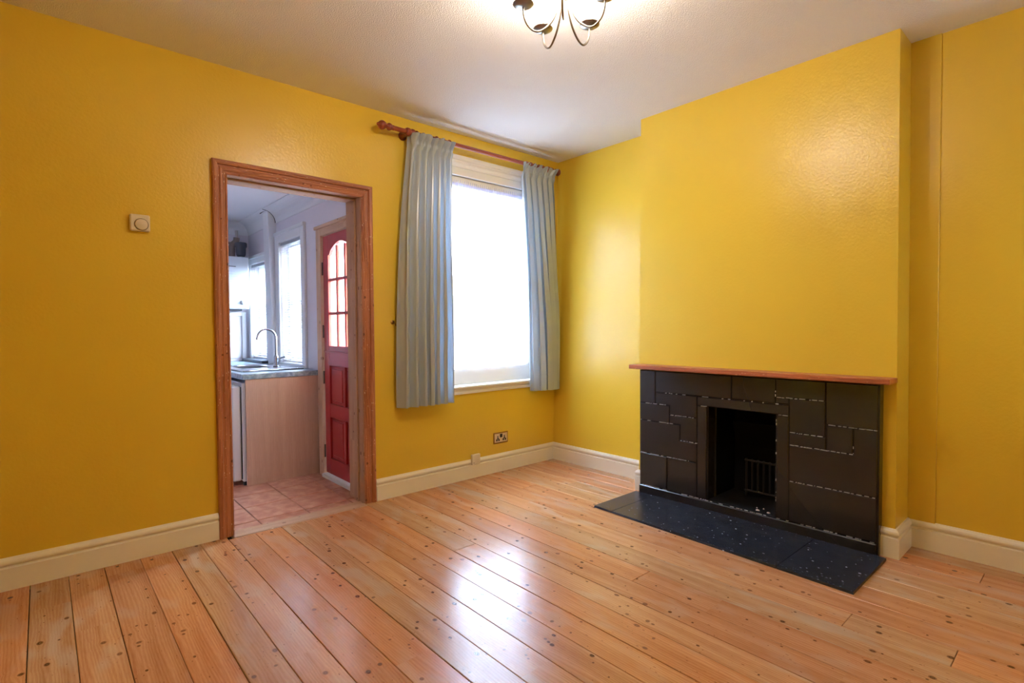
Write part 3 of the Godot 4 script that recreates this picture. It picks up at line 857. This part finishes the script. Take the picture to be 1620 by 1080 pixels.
func red_door(KX: float) -> void:
	var fr := structure("trim_5", "bare pale wooden frame round the red kitchen door", "door frame")
	part("post", MB.new(1, Vector2(0.1, 0.1)).box(v(KX - 0.02, 0, -0.925), v(KX + 0.12, 1.955, -0.835), 0.004), pale_pine, fr)
	part("head", MB.new(2, Vector2(0.05, 0.4)).box(v(KX - 0.02, 1.885, -0.835), v(KX + 0.12, 1.955, -0.213), 0.004), pale_pine, fr)
	part("head_bead", MB.new(2, Vector2(0.15, 0.4)).box(v(KX - 0.034, 1.94, -0.93), v(KX - 0.018, 1.965, -0.213), 0.004), pale_pine, fr)
	var sill := MB.new().box(v(KX - 0.035, -0.01, -0.835), v(KX + 0.1, 0.026, -0.213), 0.006)
	part("door_sill", sill, paint(214, 208, 200, 0.6), fr)
	var red := paint(146, 34, 38, 0.3)
	var d := structure("door_1", "red panelled back door with a glazed arched top half", "door")
	var x0 := KX
	var x1 := KX + 0.042
	var Z0 := -0.83
	var Z1 := -0.213
	# stiles and rails; the glazed part has an arched head cut from the top rail
	part("stile", MB.new().box(v(x0, 0.03, Z0), v(x1, 1.88, -0.74), 0.003), red, d)
	part("stile", MB.new().box(v(x0, 0.03, -0.30), v(x1, 1.88, Z1), 0.003), red, d)
	var arch := [Vector2(-0.74, 1.88), Vector2(-0.74, 1.728), Vector2(-0.712, 1.728), Vector2(-0.70, 1.742)]
	for k in 13:
		var t := k / 12.0
		arch.append(Vector2(lerpf(-0.69, -0.35, t), 1.758 + 0.055 * sin(PI * t)))
	arch.append_array([Vector2(-0.34, 1.742), Vector2(-0.328, 1.728), Vector2(-0.30, 1.728), Vector2(-0.30, 1.88)])
	part("top_rail", MB.new().prism(arch, Vector3.ZERO, Vector3.BACK, Vector3.UP, Vector3.RIGHT, x1, x0, 0.0), red, d)
	part("lock_rail", MB.new().box(v(x0, 0.875, -0.74), v(x1, 1.03, -0.30), 0.003), red, d)
	part("weather_bead", MB.new().box(v(x0 - 0.008, 0.98, Z0 + 0.005), v(x0 + 0.002, 0.992, Z1), 0.003), red, d)
	part("middle_rail", MB.new().box(v(x0, 0.475, -0.74), v(x1, 0.58, -0.30), 0.003), red, d)
	part("bottom_rail", MB.new().box(v(x0, 0.03, -0.74), v(x1, 0.155, -0.30), 0.003), red, d)
	part("muntin", MB.new().box(v(x0, 0.155, -0.50), v(x1, 0.475, -0.46), 0.003).box(v(x0, 0.58, -0.50), v(x1, 0.875, -0.46), 0.003), red, d)
	for r in [[-0.74, -0.50, 0.155, 0.475], [-0.46, -0.30, 0.155, 0.475], [-0.74, -0.50, 0.58, 0.875], [-0.46, -0.30, 0.58, 0.875]]:
		var p := MB.new()
		p.box(v(x0 + 0.016, r[2], r[0]), v(x1 - 0.01, r[3], r[1]))
		var q := [Vector2(r[0] + 0.022, r[2] + 0.022), Vector2(r[1] - 0.022, r[2] + 0.022), Vector2(r[1] - 0.022, r[3] - 0.022), Vector2(r[0] + 0.022, r[3] - 0.022)]
		p.prism(q, Vector3.ZERO, Vector3.BACK, Vector3.UP, Vector3.LEFT, -(x0 + 0.017), -(x0 + 0.006), 0.008)
		part("panel", p, red, d)
	var og := paint(244, 246, 250, 0.5)
	og.albedo_color.a = 0.25
	og.backlight_enabled = true
	og.backlight = Color(1, 1, 1)
	og.transparency = BaseMaterial3D.TRANSPARENCY_ALPHA
	og.heightmap_enabled = true
	og.heightmap_texture = ntex(0.02, 91, 2)
	og.heightmap_scale = 0.3
	og.uv1_triplanar = true
	og.uv1_world_triplanar = true
	og.uv1_scale = Vector3.ONE * 5
	var cols := [-0.738, -0.594, -0.45, -0.302]
	var rws := [1.028, 1.278, 1.536, 1.80]
	for i in 3:
		for j in 3:
			part("pane", MB.new().box(v(x0 + 0.02, rws[j], cols[i]), v(x0 + 0.024, rws[j + 1] + (0.02 if j == 2 else 0.0), cols[i + 1])), og, d)
	for i in [1, 2]:
		part("glazing_bar", MB.new().box(v(x0 + 0.004, 1.028, cols[i] - 0.012), v(x1 - 0.004, 1.79, cols[i] + 0.012), 0.004), red, d)
	for j in [1, 2]:
		part("glazing_bar", MB.new().box(v(x0 + 0.004, rws[j] - 0.012, -0.742), v(x1 - 0.004, rws[j] + 0.012, -0.298), 0.004), red, d)
	for y in [1.63, 1.14, 0.78, 0.20]:
		part("hinge", MB.new().tube([v(x0 - 0.006, y - 0.05, -0.832), v(x0 - 0.006, y + 0.05, -0.832)], 0.006, 8), paint(70, 58, 52, 0.5, 0.5, 0.6), d)

func kitchen_furniture(KX: float) -> void:
	# worktop with a cut-out for the bowl
	var wt_tex := ntex(0.02, 81, 4, ramp([[0.2, Color(0.46, 0.53, 0.60)], [0.5, Color(0.56, 0.63, 0.69)], [0.8, Color(0.68, 0.74, 0.79)]]))
	var wm := StandardMaterial3D.new()
	wm.albedo_texture = wt_tex
	wm.uv1_scale = v(2, 2, 1)
	wm.roughness = 0.3
	var hx0 := -2.14
	var hx1 := -1.90
	var hz0 := -1.86
	var hz1 := -1.50
	var wt := MB.new(2)
	wt.box(v(-2.285, 0.79, hz1), v(KX, 0.83, -0.945), 0.003).box(v(-2.285, 0.79, -2.81), v(KX, 0.83, hz0), 0.0).box(v(-2.285, 0.79, hz0), v(hx0, 0.83, hz1), 0.0).box(v(hx1, 0.79, hz0), v(KX, 0.83, hz1), 0.0)
	solid("kitchen_worktop", wt, wm, "grey marbled kitchen worktop holding the steel sink", "worktop")
	var pn := wood_image(128, 512, 0.3, 0.9, Color(0.80, 0.66, 0.58), Color(0.70, 0.55, 0.47), Color(0.6, 0.45, 0.38), 0, 61, 0.55, 0)
	var pm := wooden(pn, 0.3, 0.9, Color(1, 1, 1), 0.5)
	solid("cabinet_end_panel", MB.new(1).box(v(-2.262, 0.0, -0.97), v(-1.7155, 0.79, -0.952), 0.001), pm, "pinkish wood-grain end panel closing the kitchen units under the worktop", "panel")
	var cb := thing("base_cabinet", "pinkish wood-grain base cabinet under the kitchen sink", "cabinet", v(-2.0, 0, -2.15))
	part("body", MB.new(1).box(v(-2.25, 0.1, -2.80), v(-1.73, 0.60, -1.55)).box(v(-2.2, 0.0, -2.80), v(-1.73, 0.1, -1.55)).box(v(-2.25, 0.60, -2.80), v(-2.22, 0.789, -1.55)), pm, cb)
	for zz in [[-2.795, -2.185], [-2.175, -1.555]]:
		var dr := part("door", MB.new(1, Vector2(zz[0], 0)).box(v(-2.272, 0.11, zz[0]), v(-2.252, 0.78, zz[1]), 0.002), pm, cb)
		part("handle", MB.new().tube([v(-2.272, 0.70, zz[1] - 0.06), v(-2.30, 0.70, zz[1] - 0.06), v(-2.30, 0.60, zz[1] - 0.06), v(-2.272, 0.60, zz[1] - 0.06)], 0.005, 8), nickel, dr)
	# fridge beyond the end panel
	var wh := paint(222, 222, 230, 0.35)
	var fg := thing("fridge", "white under-counter fridge beside the wood-grain end panel", "fridge", v(-2.05, 0, -1.25))
	part("body", MB.new().box(v(-2.284, 0.03, -1.53), v(-1.74, 0.765, -0.975), 0.006), wh, fg)
	var fd := part("door", MB.new().box(v(-2.352, 0.04, -1.528), v(-2.291, 0.742, -0.978), 0.01), wh, fg)
	part("grip", MB.new().box(v(-2.356, 0.715, -1.50), v(-2.32, 0.752, -1.0), 0.006), paint(190, 196, 205, 0.4), fd)
	part("gasket", MB.new().box(v(-2.292, 0.05, -1.52), v(-2.283, 0.735, -0.984)), paint(40, 38, 40, 0.7), fg)
	for p in [v(-2.26, 0, -1.0), v(-2.26, 0, -1.5)]:
		part("foot", MB.new().lathe([Vector2(0, 0.0), Vector2(0.018, 0.0), Vector2(0.018, 0.03), Vector2(0, 0.03)], Transform3D(Basis(), p), 12), paint(30, 30, 32, 0.6), fg)
	# sink
	var steel := paint(205, 208, 214, 0.22, 0.5, 1.0)
	var sk := thing("kitchen_sink", "stainless steel sink with drainer let into the worktop", "sink", v(-2.0, 0.83, -1.5))
	var rim := MB.new()
	rim.box(v(-2.22, 0.8302, hz1), v(-1.765, 0.835, -1.16), 0.002).box(v(-2.22, 0.8302, -1.90), v(-1.765, 0.835, hz0), 0.002).box(v(-2.22, 0.8302, hz0), v(hx0, 0.835, hz1), 0.002).box(v(hx1, 0.8302, hz0), v(-1.765, 0.835, hz1), 0.002)
	part("tray", rim, steel, sk)
	var lip := MB.new()
	lip.tube([v(-2.22, 0.836, -1.16), v(-1.765, 0.836, -1.16), v(-1.765, 0.836, -1.90), v(-2.22, 0.836, -1.90), v(-2.22, 0.836, -1.16)], 0.006, 8)
	part("rim", lip, steel, sk)
	var bowl := MB.new()
	var bl := v(hx0 + 0.002, 0.77, hz0 + 0.002)
	var bh := v(hx1 - 0.002, 0.833, hz1 - 0.002)
	bowl.quad(v(bl.x, bl.y, bl.z), v(bh.x, bl.y, bl.z), v(bh.x, bl.y, bh.z), v(bl.x, bl.y, bh.z), Vector3.UP)
	bowl.quad(bl, v(bh.x, bl.y, bl.z), v(bh.x, bh.y, bl.z), v(bl.x, bh.y, bl.z), Vector3.BACK)
	bowl.quad(v(bl.x, bl.y, bh.z), v(bh.x, bl.y, bh.z), bh, v(bl.x, bh.y, bh.z), Vector3.FORWARD)
	bowl.quad(bl, v(bl.x, bl.y, bh.z), v(bl.x, bh.y, bh.z), v(bl.x, bh.y, bl.z), Vector3.RIGHT)
	bowl.quad(v(bh.x, bl.y, bl.z), v(bh.x, bl.y, bh.z), bh, v(bh.x, bh.y, bl.z), Vector3.LEFT)
	part("bowl", bowl, steel, sk)
	for k in 5:
		part("drainer_rib", MB.new().tube([v(-2.16 + 0.07 * k, 0.835, -1.45), v(-2.16 + 0.07 * k, 0.835, -1.21)], 0.004, 6), steel, sk)
	# tap
	var chrome := paint(160, 162, 168, 0.12, 0.5, 1.0)
	var tp := thing("kitchen_tap", "tall chrome swan-neck tap behind the kitchen sink", "tap", v(-1.86, 0.835, -1.53))
	part("base", MB.new().lathe([Vector2(0, 0), Vector2(0.026, 0), Vector2(0.026, 0.012), Vector2(0.02, 0.02), Vector2(0.02, 0.085), Vector2(0.015, 0.1), Vector2(0, 0.1)], Transform3D(Basis(), v(-1.86, 0.833, -1.53)), 16), chrome, tp)
	var neck := [v(-1.86, 0.92, -1.53), v(-1.86, 1.085, -1.53)]
	for k in 13:
		var an := PI * k / 12.0 * 0.93
		neck.append(v(-1.935 + 0.075 * cos(an), 1.085 + 0.075 * sin(an), -1.53))
	neck.append(neck[-1] + v(-0.006, -0.03, 0))
	part("spout", MB.new().tube(neck, 0.0095, 12), chrome, tp)
	part("lever", MB.new().tube([v(-1.86, 0.90, -1.53), v(-1.825, 0.915, -1.49), v(-1.80, 0.925, -1.465)], 0.007, 8), chrome, tp)
	# boiler
	var bo := thing("boiler", "white wall-hung boiler with a round control knob", "boiler", v(-2.0, 1.36, -2.65))
	var bw := paint(216, 222, 228, 0.35)
	part("case", MB.new().box(v(-2.22, 1.365, -2.809), v(-1.80, 1.885, -2.50), 0.008), bw, bo)
	part("base_tray", MB.new().box(v(-2.16, 1.345, -2.78), v(-1.86, 1.367, -2.54), 0.003), paint(70, 70, 74, 0.6), bo)
	var kb := part("knob", MB.new().lathe([Vector2(0, 0), Vector2(0.024, 0), Vector2(0.024, 0.006), Vector2(0.017, 0.008), Vector2(0.015, 0.018), Vector2(0, 0.018)], Transform3D(Basis(Vector3.RIGHT, PI / 2), v(-1.865, 1.43, -2.502)), 20), bw, bo)
	part("pointer", MB.new().box(v(-1.868, 1.43, -2.486), v(-1.862, 1.445, -2.483)), paint(110, 116, 124, 0.5), kb)
	var pr := paint(196, 203, 210, 0.6)
	part("badge", MB.new().box(v(-1.99, 1.782, -2.501), v(-1.92, 1.789, -2.499)), paint(60, 62, 66, 0.5), bo)
	part("badge", MB.new().box(v(-1.96, 1.428, -2.501), v(-1.925, 1.436, -2.499)), pr, bo)
	for k in 6:
		part("print_line", MB.new().box(v(-2.0, 1.605 + 0.026 * k, -2.501), v(-1.905 - 0.012 * (k % 3), 1.608 + 0.026 * k, -2.499)), pr, bo)
	# flue elbow and black pot above the boiler
	var fl := thing("flue_pipe", "grey-brown pipe elbow rising to the coving above the boiler", "pipe", v(-1.9, 1.885, -2.7))
	part("pipe", MB.new().tube([v(-1.905, 1.885, -2.70), v(-1.905, 2.0, -2.70), v(-1.898, 2.03, -2.70), v(-1.875, 2.05, -2.70), v(-1.862, 2.07, -2.70), v(-1.858, 2.10, -2.70)], 0.03, 12), paint(128, 112, 104, 0.6), fl)
	part("collar", MB.new().tube([v(-1.858, 2.09, -2.70), v(-1.858, 2.175, -2.70)], 0.014, 10), paint(196, 188, 180, 0.5), fl)
	part("cross_pipe", MB.new().tube([v(-2.3, 2.045, -2.72), v(-1.9, 2.045, -2.72)], 0.012, 8), paint(96, 88, 84, 0.5), fl)
	var po := thing("valve_pot", "black plastic tapered pot standing on top of the boiler", "pot", v(-1.845, 1.885, -2.60))
	part("pot", MB.new().lathe([Vector2(0, 0.015), Vector2(0.035, 0.015), Vector2(0.043, 0.03), Vector2(0.047, 0.10), Vector2(0.056, 0.112), Vector2(0.057, 0.145), Vector2(0.05, 0.155), Vector2(0, 0.155)], Transform3D(Basis(), v(-1.845, 1.885, -2.60)), 20), paint(44, 44, 54, 0.45), po)
	part("connector", MB.new().lathe([Vector2(0, 0), Vector2(0.014, 0), Vector2(0.014, 0.02), Vector2(0, 0.02)], Transform3D(Basis(), v(-1.845, 1.884, -2.60)), 12), paint(150, 146, 140, 0.4), po)
	# board below the boiler
	var bd := thing("access_panel", "white framed access panel on the wall below the boiler", "panel", v(-2.0, 0.83, -2.8))
	part("board", MB.new().box(v(-2.3, 0.86, -2.81), v(-1.80, 1.30, -2.80), 0.002), paint(206, 200, 210, 0.5), bd)
	part("frame", MB.new().box(v(-1.80, 0.832, -2.81), v(-1.758, 1.34, -2.785), 0.004).box(v(-2.3, 1.30, -2.81), v(-1.80, 1.34, -2.785), 0.004), kitchen_white, bd)

# ------------------------------------------------------------------ curtains
func curtains() -> void:
	var rod_y := 2.488
	var rod_z := 0.10
	var po := thing("curtain_pole", "red-brown turned wooden curtain pole above the window", "curtain pole", v(-0.86, rod_y, rod_z))
	part("rod", MB.new().tube([v(-1.60, rod_y, rod_z), v(-0.06, rod_y, rod_z)], 0.0155, 16), pole_wood, po)
	var fin := [Vector2(0.0155, 0), Vector2(0.017, 0.004), Vector2(0.017, 0.01), Vector2(0.014, 0.014), Vector2(0.019, 0.02), Vector2(0.0245, 0.032), Vector2(0.024, 0.042), Vector2(0.015, 0.054), Vector2(0.014, 0.058), Vector2(0.022, 0.066), Vector2(0.029, 0.08), Vector2(0.03, 0.09), Vector2(0.026, 0.102), Vector2(0.016, 0.112), Vector2(0.01, 0.116), Vector2(0.009, 0.122), Vector2(0.0, 0.128)]
	part("finial", MB.new().lathe(fin, Transform3D(Basis(Vector3.BACK, PI / 2), v(-1.598, rod_y, rod_z)), 24), pole_wood, po)
	var fin2 := []
	for p in fin:
		fin2.append(Vector2(p.x, p.y * 0.72))
	part("finial", MB.new().lathe(fin2, Transform3D(Basis(Vector3.BACK, -PI / 2), v(-0.09, rod_y, rod_z)), 24), pole_wood, po)
	for x in [-1.48, -0.13]:
		var col := [Vector2(0.0156, -0.034), Vector2(0.022, -0.034), Vector2(0.026, -0.028), Vector2(0.026, -0.014), Vector2(0.020, -0.008), Vector2(0.020, 0.0), Vector2(0.027, 0.006), Vector2(0.027, 0.024), Vector2(0.021, 0.032), Vector2(0.0156, 0.034)]
		var br := part("bracket", MB.new().lathe(col, Transform3D(Basis(Vector3.BACK, PI / 2), v(x, rod_y, rod_z)), 22), pole_wood, po)
		part("arm", MB.new().lathe([Vector2(0.03, 0), Vector2(0.03, 0.008), Vector2(0.016, 0.014), Vector2(0.014, 0.04), Vector2(0.018, 0.085)], Transform3D(Basis(Vector3.RIGHT, PI / 2), v(x, rod_y, 0.0)), 18), pole_wood, br)
	# rings
	for side in [["brown wooden ring holding up the curtain nearest the doorway", -1.43, -1.16, "rings of the curtain nearest the doorway"], ["brown wooden ring holding up the curtain in the corner", -0.40, -0.17, "rings of the curtain in the corner"]]:
		for k in 6:
			var x: float = lerpf(side[1], side[2], k / 5.0)
			var ring := []
			for q in 25:
				var an := TAU * q / 24.0
				ring.append(v(x + 0.004 * sin(an * 2.0), rod_y - 0.008 + 0.026 * sin(an), rod_z + 0.026 * cos(an)))
			solid("curtain_ring", MB.new().tube(ring, 0.0045, 8, false), pole_wood, side[0], "curtain ring", side[3])
	var cm := paint(172, 179, 182, 0.27, 0.65)
	cm.rim_enabled = true
	cm.rim = 0.3
	cm.rim_tint = 0.5
	cm.backlight_enabled = true
	cm.backlight = Color(0.26, 0.34, 0.40)
	one_curtain("blue-grey satin curtain hanging nearest the doorway", -1.475, -1.14, -1.575, -1.137, 2.476, 0.618, 6.5, false, cm)
	one_curtain("blue-grey satin curtain hanging in the corner by the alcove", -0.452, -0.062, -0.325, 0.005, 2.482, 0.628, 6.0, true, cm)
	# net curtain
	var rows := []
	var nn := noise(1.0, 77, 2)
	for i in 41:
		var t := i / 40.0
		var row := PackedVector3Array()
		for j in 241:
			var s := j / 240.0
			var x := lerpf(-1.285, -0.225, s)
			var amp := lerpf(0.007, 0.011, t)
			var ph := s * 36.0 * TAU + nn.get_noise_2d(s * 6.0, t * 1.2) * 5.0
			var y := lerpf(2.272, 0.852, t)
			if i == 40:
				y += 0.010 * absf(sin(s * 22.0 * PI))
			row.append(v(x, y, -0.042 + amp * sin(ph) + 0.004 * nn.get_noise_2d(s * 3.0, t * 2.0)))
		rows.append(row)
	var nm := StandardMaterial3D.new()
	nm.albedo_color = Color(0.96, 0.97, 1.0, 0.9)
	nm.transparency = BaseMaterial3D.TRANSPARENCY_ALPHA
	nm.roughness = 0.9
	nm.backlight_enabled = true
	nm.backlight = Color(0.74, 0.74, 0.76)
	var nc := thing("net_curtain", "sheer white net curtain covering the window panes", "net curtain", v(-0.775, 0.85, -0.04))
	part("netting", MB.new().grid(rows), nm, nc)
	var hr := []
	for i in 5:
		var row := PackedVector3Array()
		for j in 241:
			var s := j / 240.0
			row.append(v(lerpf(-1.285, -0.225, s), lerpf(2.282, 2.235, i / 4.0) + 0.004 * nn.get_noise_2d(s * 40.0, 3.0), -0.034 + 0.008 * sin(s * 54.0 * TAU + 2.0 * nn.get_noise_2d(s * 9, 1.0))))
		hr.append(row)
	var hm := nm.duplicate()
	hm.albedo_color = Color(0.86, 0.86, 0.96, 0.96)
	hm.backlight = Color(0.4, 0.4, 0.44)
	part("gathered_heading", MB.new().grid(hr), hm, nc)

func one_curtain(label: String, tx0: float, tx1: float, bx0: float, bx1: float, ytop: float, ybot: float, folds: float, mirror: bool, mat: Material) -> void:
	var o := thing("curtain", label, "curtain", v((bx0 + bx1) / 2, ybot, 0.09), "blue curtains at the window")
	var n1 := noise(1.0, 5 if mirror else 9, 2)
	var rows := []
	var NR := 90
	var NC := 260
	var ygather := ytop - 0.072
	for i in NR + 1:
		var t := i / float(NR)
		t = t * t * 0.35 + t * 0.65       # finer towards the top
		var y := lerpf(ytop, ybot, t)
		var row := PackedVector3Array()
		var head := clampf((y - ygather) / (ytop - ygather), 0, 1)          # 1 at the very top
		var pinch := exp(-pow((y - ygather) / 0.022, 2.0))
		var drop := clampf((ygather - y) / (ygather - ybot), 0, 1)
		var ease := 1.0 - pow(1.0 - drop, 2.2)
		for j in NC + 1:
			var s := j / float(NC)
			var l := 1.0 - s if mirror else s           # l runs from the wall side to the window side
			# broad plain panel and tight folds are not spread evenly
			var wp: float
			if mirror:
				wp = lerpf(l, 1.0 - pow(1.0 - l, 0.62), 0.15) + ease * 0.30 * (0.5 - absf(l - 0.5)) * (1.0 - l)
			else:
				wp = l + ease * 0.36 * (absf(l - 0.45) - 0.5) * (1.0 - l)
			var ph := TAU * folds * wp + 1.0 * n1.get_noise_2d(l * 2.0, drop * 0.9) * ease
			var amp := lerpf(0.018, 0.042, ease) * (0.85 + 0.4 * n1.get_noise_2d(l * 4.0 + 9.0, drop * 0.6))
			amp *= 1.0 - 0.5 * pinch
			if mirror:
				amp *= lerpf(1.0, 0.35, smoothstep(0.62, 0.8, l) * ease)
			# rounded fronts and tight backs
			var wave := sin(ph)
			wave = signf(wave) * pow(absf(wave), 0.75) + 0.22 * sin(2.0 * ph + 0.8)
			var zz := 0.092 + amp * wave
			var x := lerpf(lerpf(tx0, tx1, s), lerpf(bx0, bx1, s), ease)
			var inside := smoothstep(0.0, 0.06, s) * smoothstep(1.0, 0.94, s)
			x += amp * 0.5 * sin(ph * 2.0) * inside
			# shirred heading: small crushed pleats that flare at the top, standing before the pole
			var hp := TAU * folds * 2.0 * l + 1.2 * n1.get_noise_2d(l * 9.0, 2.0)
			zz += 0.045 * smoothstep(0.35, 0.0, drop) * (0.35 + 0.65 * maxf(head, pinch))
			zz += head * 0.022 * sin(hp + 1.5 * head) + 0.006 * pinch * sin(hp) - 0.012 * pinch
			x += head * 0.012 * sin(hp + 1.2) * inside
			var yy := y + head * 0.016 * n1.get_noise_2d(l * 18.0, 4.0) - head * 0.006 * sin(hp)
			# the wall side edge turns back to the wall
			var back := smoothstep(0.08, 0.0, l)
			zz = lerpf(zz, 0.04, back * 0.85)
			# the leading edge turns a little towards the glass
			if mirror:
				zz -= smoothstep(0.75, 1.0, l) * 0.03 * ease
			if head > 0.15:
				zz = maxf(zz, lerpf(0.119, 0.05, back))
			row.append(v(x, yy, maxf(zz, 0.038)))
		rows.append(row)
	part("fabric", MB.new().grid(rows, absf(bx1 - bx0) * 2.0, 1.85), mat, o)

# ------------------------------------------------------------------ small fittings
func small_things() -> void:
	var t := thing("thermostat", "small cream room thermostat with a round dial on the yellow wall", "thermostat", v(-2.995, 1.66, 0))
	part("case", MB.new().box(v(-3.037, 1.66, 0.0), v(-2.953, 1.743, 0.028), 0.005), plastic, t)
	part("dial", MB.new().lathe([Vector2(0, 0), Vector2(0.0275, 0), Vector2(0.0275, 0.0045), Vector2(0.024, 0.007), Vector2(0, 0.009)], Transform3D(Basis(Vector3.RIGHT, PI / 2), v(-2.99, 1.693, 0.027)), 28), paint(222, 206, 178, 0.3), t)
	part("dial_recess", MB.new().lathe([Vector2(0.0278, 0.0012), Vector2(0.0305, 0.0012), Vector2(0.0305, 0), Vector2(0.0278, 0)], Transform3D(Basis(Vector3.RIGHT, PI / 2), v(-2.99, 1.693, 0.0275)), 28), paint(110, 92, 62, 0.6), t)
	# double socket
	var s := thing("power_socket", "brass edged double power socket on the wall under the window", "socket", v(-0.611, 0.226, 0))
	part("plate", MB.new().box(v(-0.688, 0.226, 0), v(-0.534, 0.316, 0.007), 0.003), brass, s)
	part("insert", MB.new().box(v(-0.677, 0.236, 0.006), v(-0.545, 0.306, 0.0085), 0.001), paint(226, 206, 176, 0.35, 0.5, 0.4), s)
	var dk := paint(30, 24, 22, 0.5)
	for x in [-0.645, -0.577]:
		part("socket_outlet", MB.new().box(v(x - 0.0045, 0.268, 0.008), v(x + 0.0045, 0.288, 0.0095)).box(v(x - 0.018, 0.246, 0.008), v(x - 0.004, 0.262, 0.0095)).box(v(x + 0.004, 0.246, 0.008), v(x + 0.018, 0.262, 0.0095)).box(v(x - 0.011, 0.262, 0.008), v(x + 0.011, 0.268, 0.0095)), dk, s)
	part("switch", MB.new().box(v(-0.624, 0.274, 0.008), v(-0.599, 0.302, 0.012), 0.001), dk, s)
	# telephone point on the skirting
	var p := thing("telephone_point", "small white telephone junction box fixed across the baseboard top", "junction box", v(-0.888, 0.105, 0.02))
	part("box", MB.new().box(v(-0.928, 0.106, 0.018), v(-0.848, 0.186, 0.04), 0.004), paint(226, 216, 200, 0.4), p)
	part("screw", MB.new().lathe([Vector2(0, 0), Vector2(0.004, 0), Vector2(0.003, 0.0015), Vector2(0, 0.002)], Transform3D(Basis(Vector3.RIGHT, PI / 2), v(-0.912, 0.122, 0.0395)), 10), dk, p)
	# tie-back hook
	var h := thing("tieback_hook", "small brass curtain tie-back hook on the yellow wall", "hook", v(-1.573, 1.2, 0))
	part("rose", MB.new().lathe([Vector2(0, 0), Vector2(0.015, 0), Vector2(0.014, 0.003), Vector2(0.005, 0.006), Vector2(0, 0.006)], Transform3D(Basis(Vector3.RIGHT, PI / 2), v(-1.573, 1.203, 0)), 16), brass, h)
	part("hook", MB.new().tube([v(-1.573, 1.203, 0.004), v(-1.573, 1.2, 0.025), v(-1.57, 1.188, 0.034), v(-1.566, 1.18, 0.028), v(-1.564, 1.184, 0.018)], 0.003, 8), brass, h)

# ------------------------------------------------------------------ chandelier
func chandelier() -> void:
	var c := v(-1.80, H, 1.82)
	var ch := thing("chandelier", "five-armed brushed metal ceiling light with candle bulbs", "chandelier", c)
	part("ceiling_rose", MB.new().lathe([Vector2(0, 0), Vector2(0.055, 0), Vector2(0.053, -0.01), Vector2(0.03, -0.022), Vector2(0.012, -0.03), Vector2(0, -0.03)], Transform3D(Basis(), c), 24), nickel, ch)
	part("stem", MB.new().lathe([Vector2(0, -0.02), Vector2(0.009, -0.02), Vector2(0.009, -0.08), Vector2(0.02, -0.10), Vector2(0.024, -0.125), Vector2(0.016, -0.15), Vector2(0.006, -0.165), Vector2(0, -0.17)], Transform3D(Basis(), c), 20), nickel, ch)
	var to_cam := Vector2(-3.379 - c.x, 3.277 - c.z).angle()
	var bulb := paint(255, 244, 226, 0.4)
	bulb.emission_enabled = true
	bulb.emission = Color(1.0, 0.86, 0.66)
	bulb.emission_energy_multiplier = 8.0
	for k in 5:
		var an := to_cam + TAU * k / 5.0 + 0.05
		var d := v(cos(an), 0, sin(an))
		var cv := Curve3D.new()
		var key := [Vector2(0.016, 2.505), Vector2(0.022, 2.44), Vector2(0.05, 2.37), Vector2(0.09, 2.33), Vector2(0.122, 2.324), Vector2(0.15, 2.347), Vector2(0.163, 2.38), Vector2(0.166, 2.415)]
		for q in key.size():
			var p: Vector2 = key[q]
			var tn: Vector2 = (key[mini(q + 1, 7)] - key[maxi(q - 1, 0)]) / 6.0
			var P := v(c.x, 0, c.z) + d * p.x + Vector3.UP * p.y
			var T := d * tn.x + Vector3.UP * tn.y
			cv.add_point(P, -T, T)
		var pts := []
		for q in 41:
			pts.append(cv.sample_baked(cv.get_baked_length() * q / 40.0, true))
		part("arm", MB.new().tube(pts, 0.0042, 10), nickel, ch)
		var base := v(c.x, 2.412, c.z) + d * 0.166
		part("drip_pan", MB.new().lathe([Vector2(0, 0), Vector2(0.012, 0.0), Vector2(0.030, 0.004), Vector2(0.041, 0.011), Vector2(0.041, 0.0125), Vector2(0.030, 0.0065), Vector2(0.012, 0.003), Vector2(0, 0.003)], Transform3D(Basis(), base), 28), nickel, ch)
		part("candle_sleeve", MB.new().lathe([Vector2(0, 0.003), Vector2(0.0115, 0.003), Vector2(0.0115, 0.062), Vector2(0.0, 0.063)], Transform3D(Basis(), base), 16), paint(236, 222, 196, 0.5), ch)
		part("bulb", MB.new().lathe([Vector2(0, 0.062), Vector2(0.009, 0.062), Vector2(0.0165, 0.08), Vector2(0.018, 0.095), Vector2(0.015, 0.115), Vector2(0.008, 0.135), Vector2(0.003, 0.148), Vector2(0, 0.15)], Transform3D(Basis(), base), 16), bulb, ch)
		var l := OmniLight3D.new()
		l.name = "bulb_light"
		l.light_color = Color(1.0, 0.94, 0.87)
		l.light_energy = 0.24
		l.light_size = 0.017
		l.omni_range = 12.0
		l.omni_attenuation = 2.0
		l.shadow_enabled = true
		ch.add_child(l, true)
		l.position = base + v(0, 0.097, 0) - c
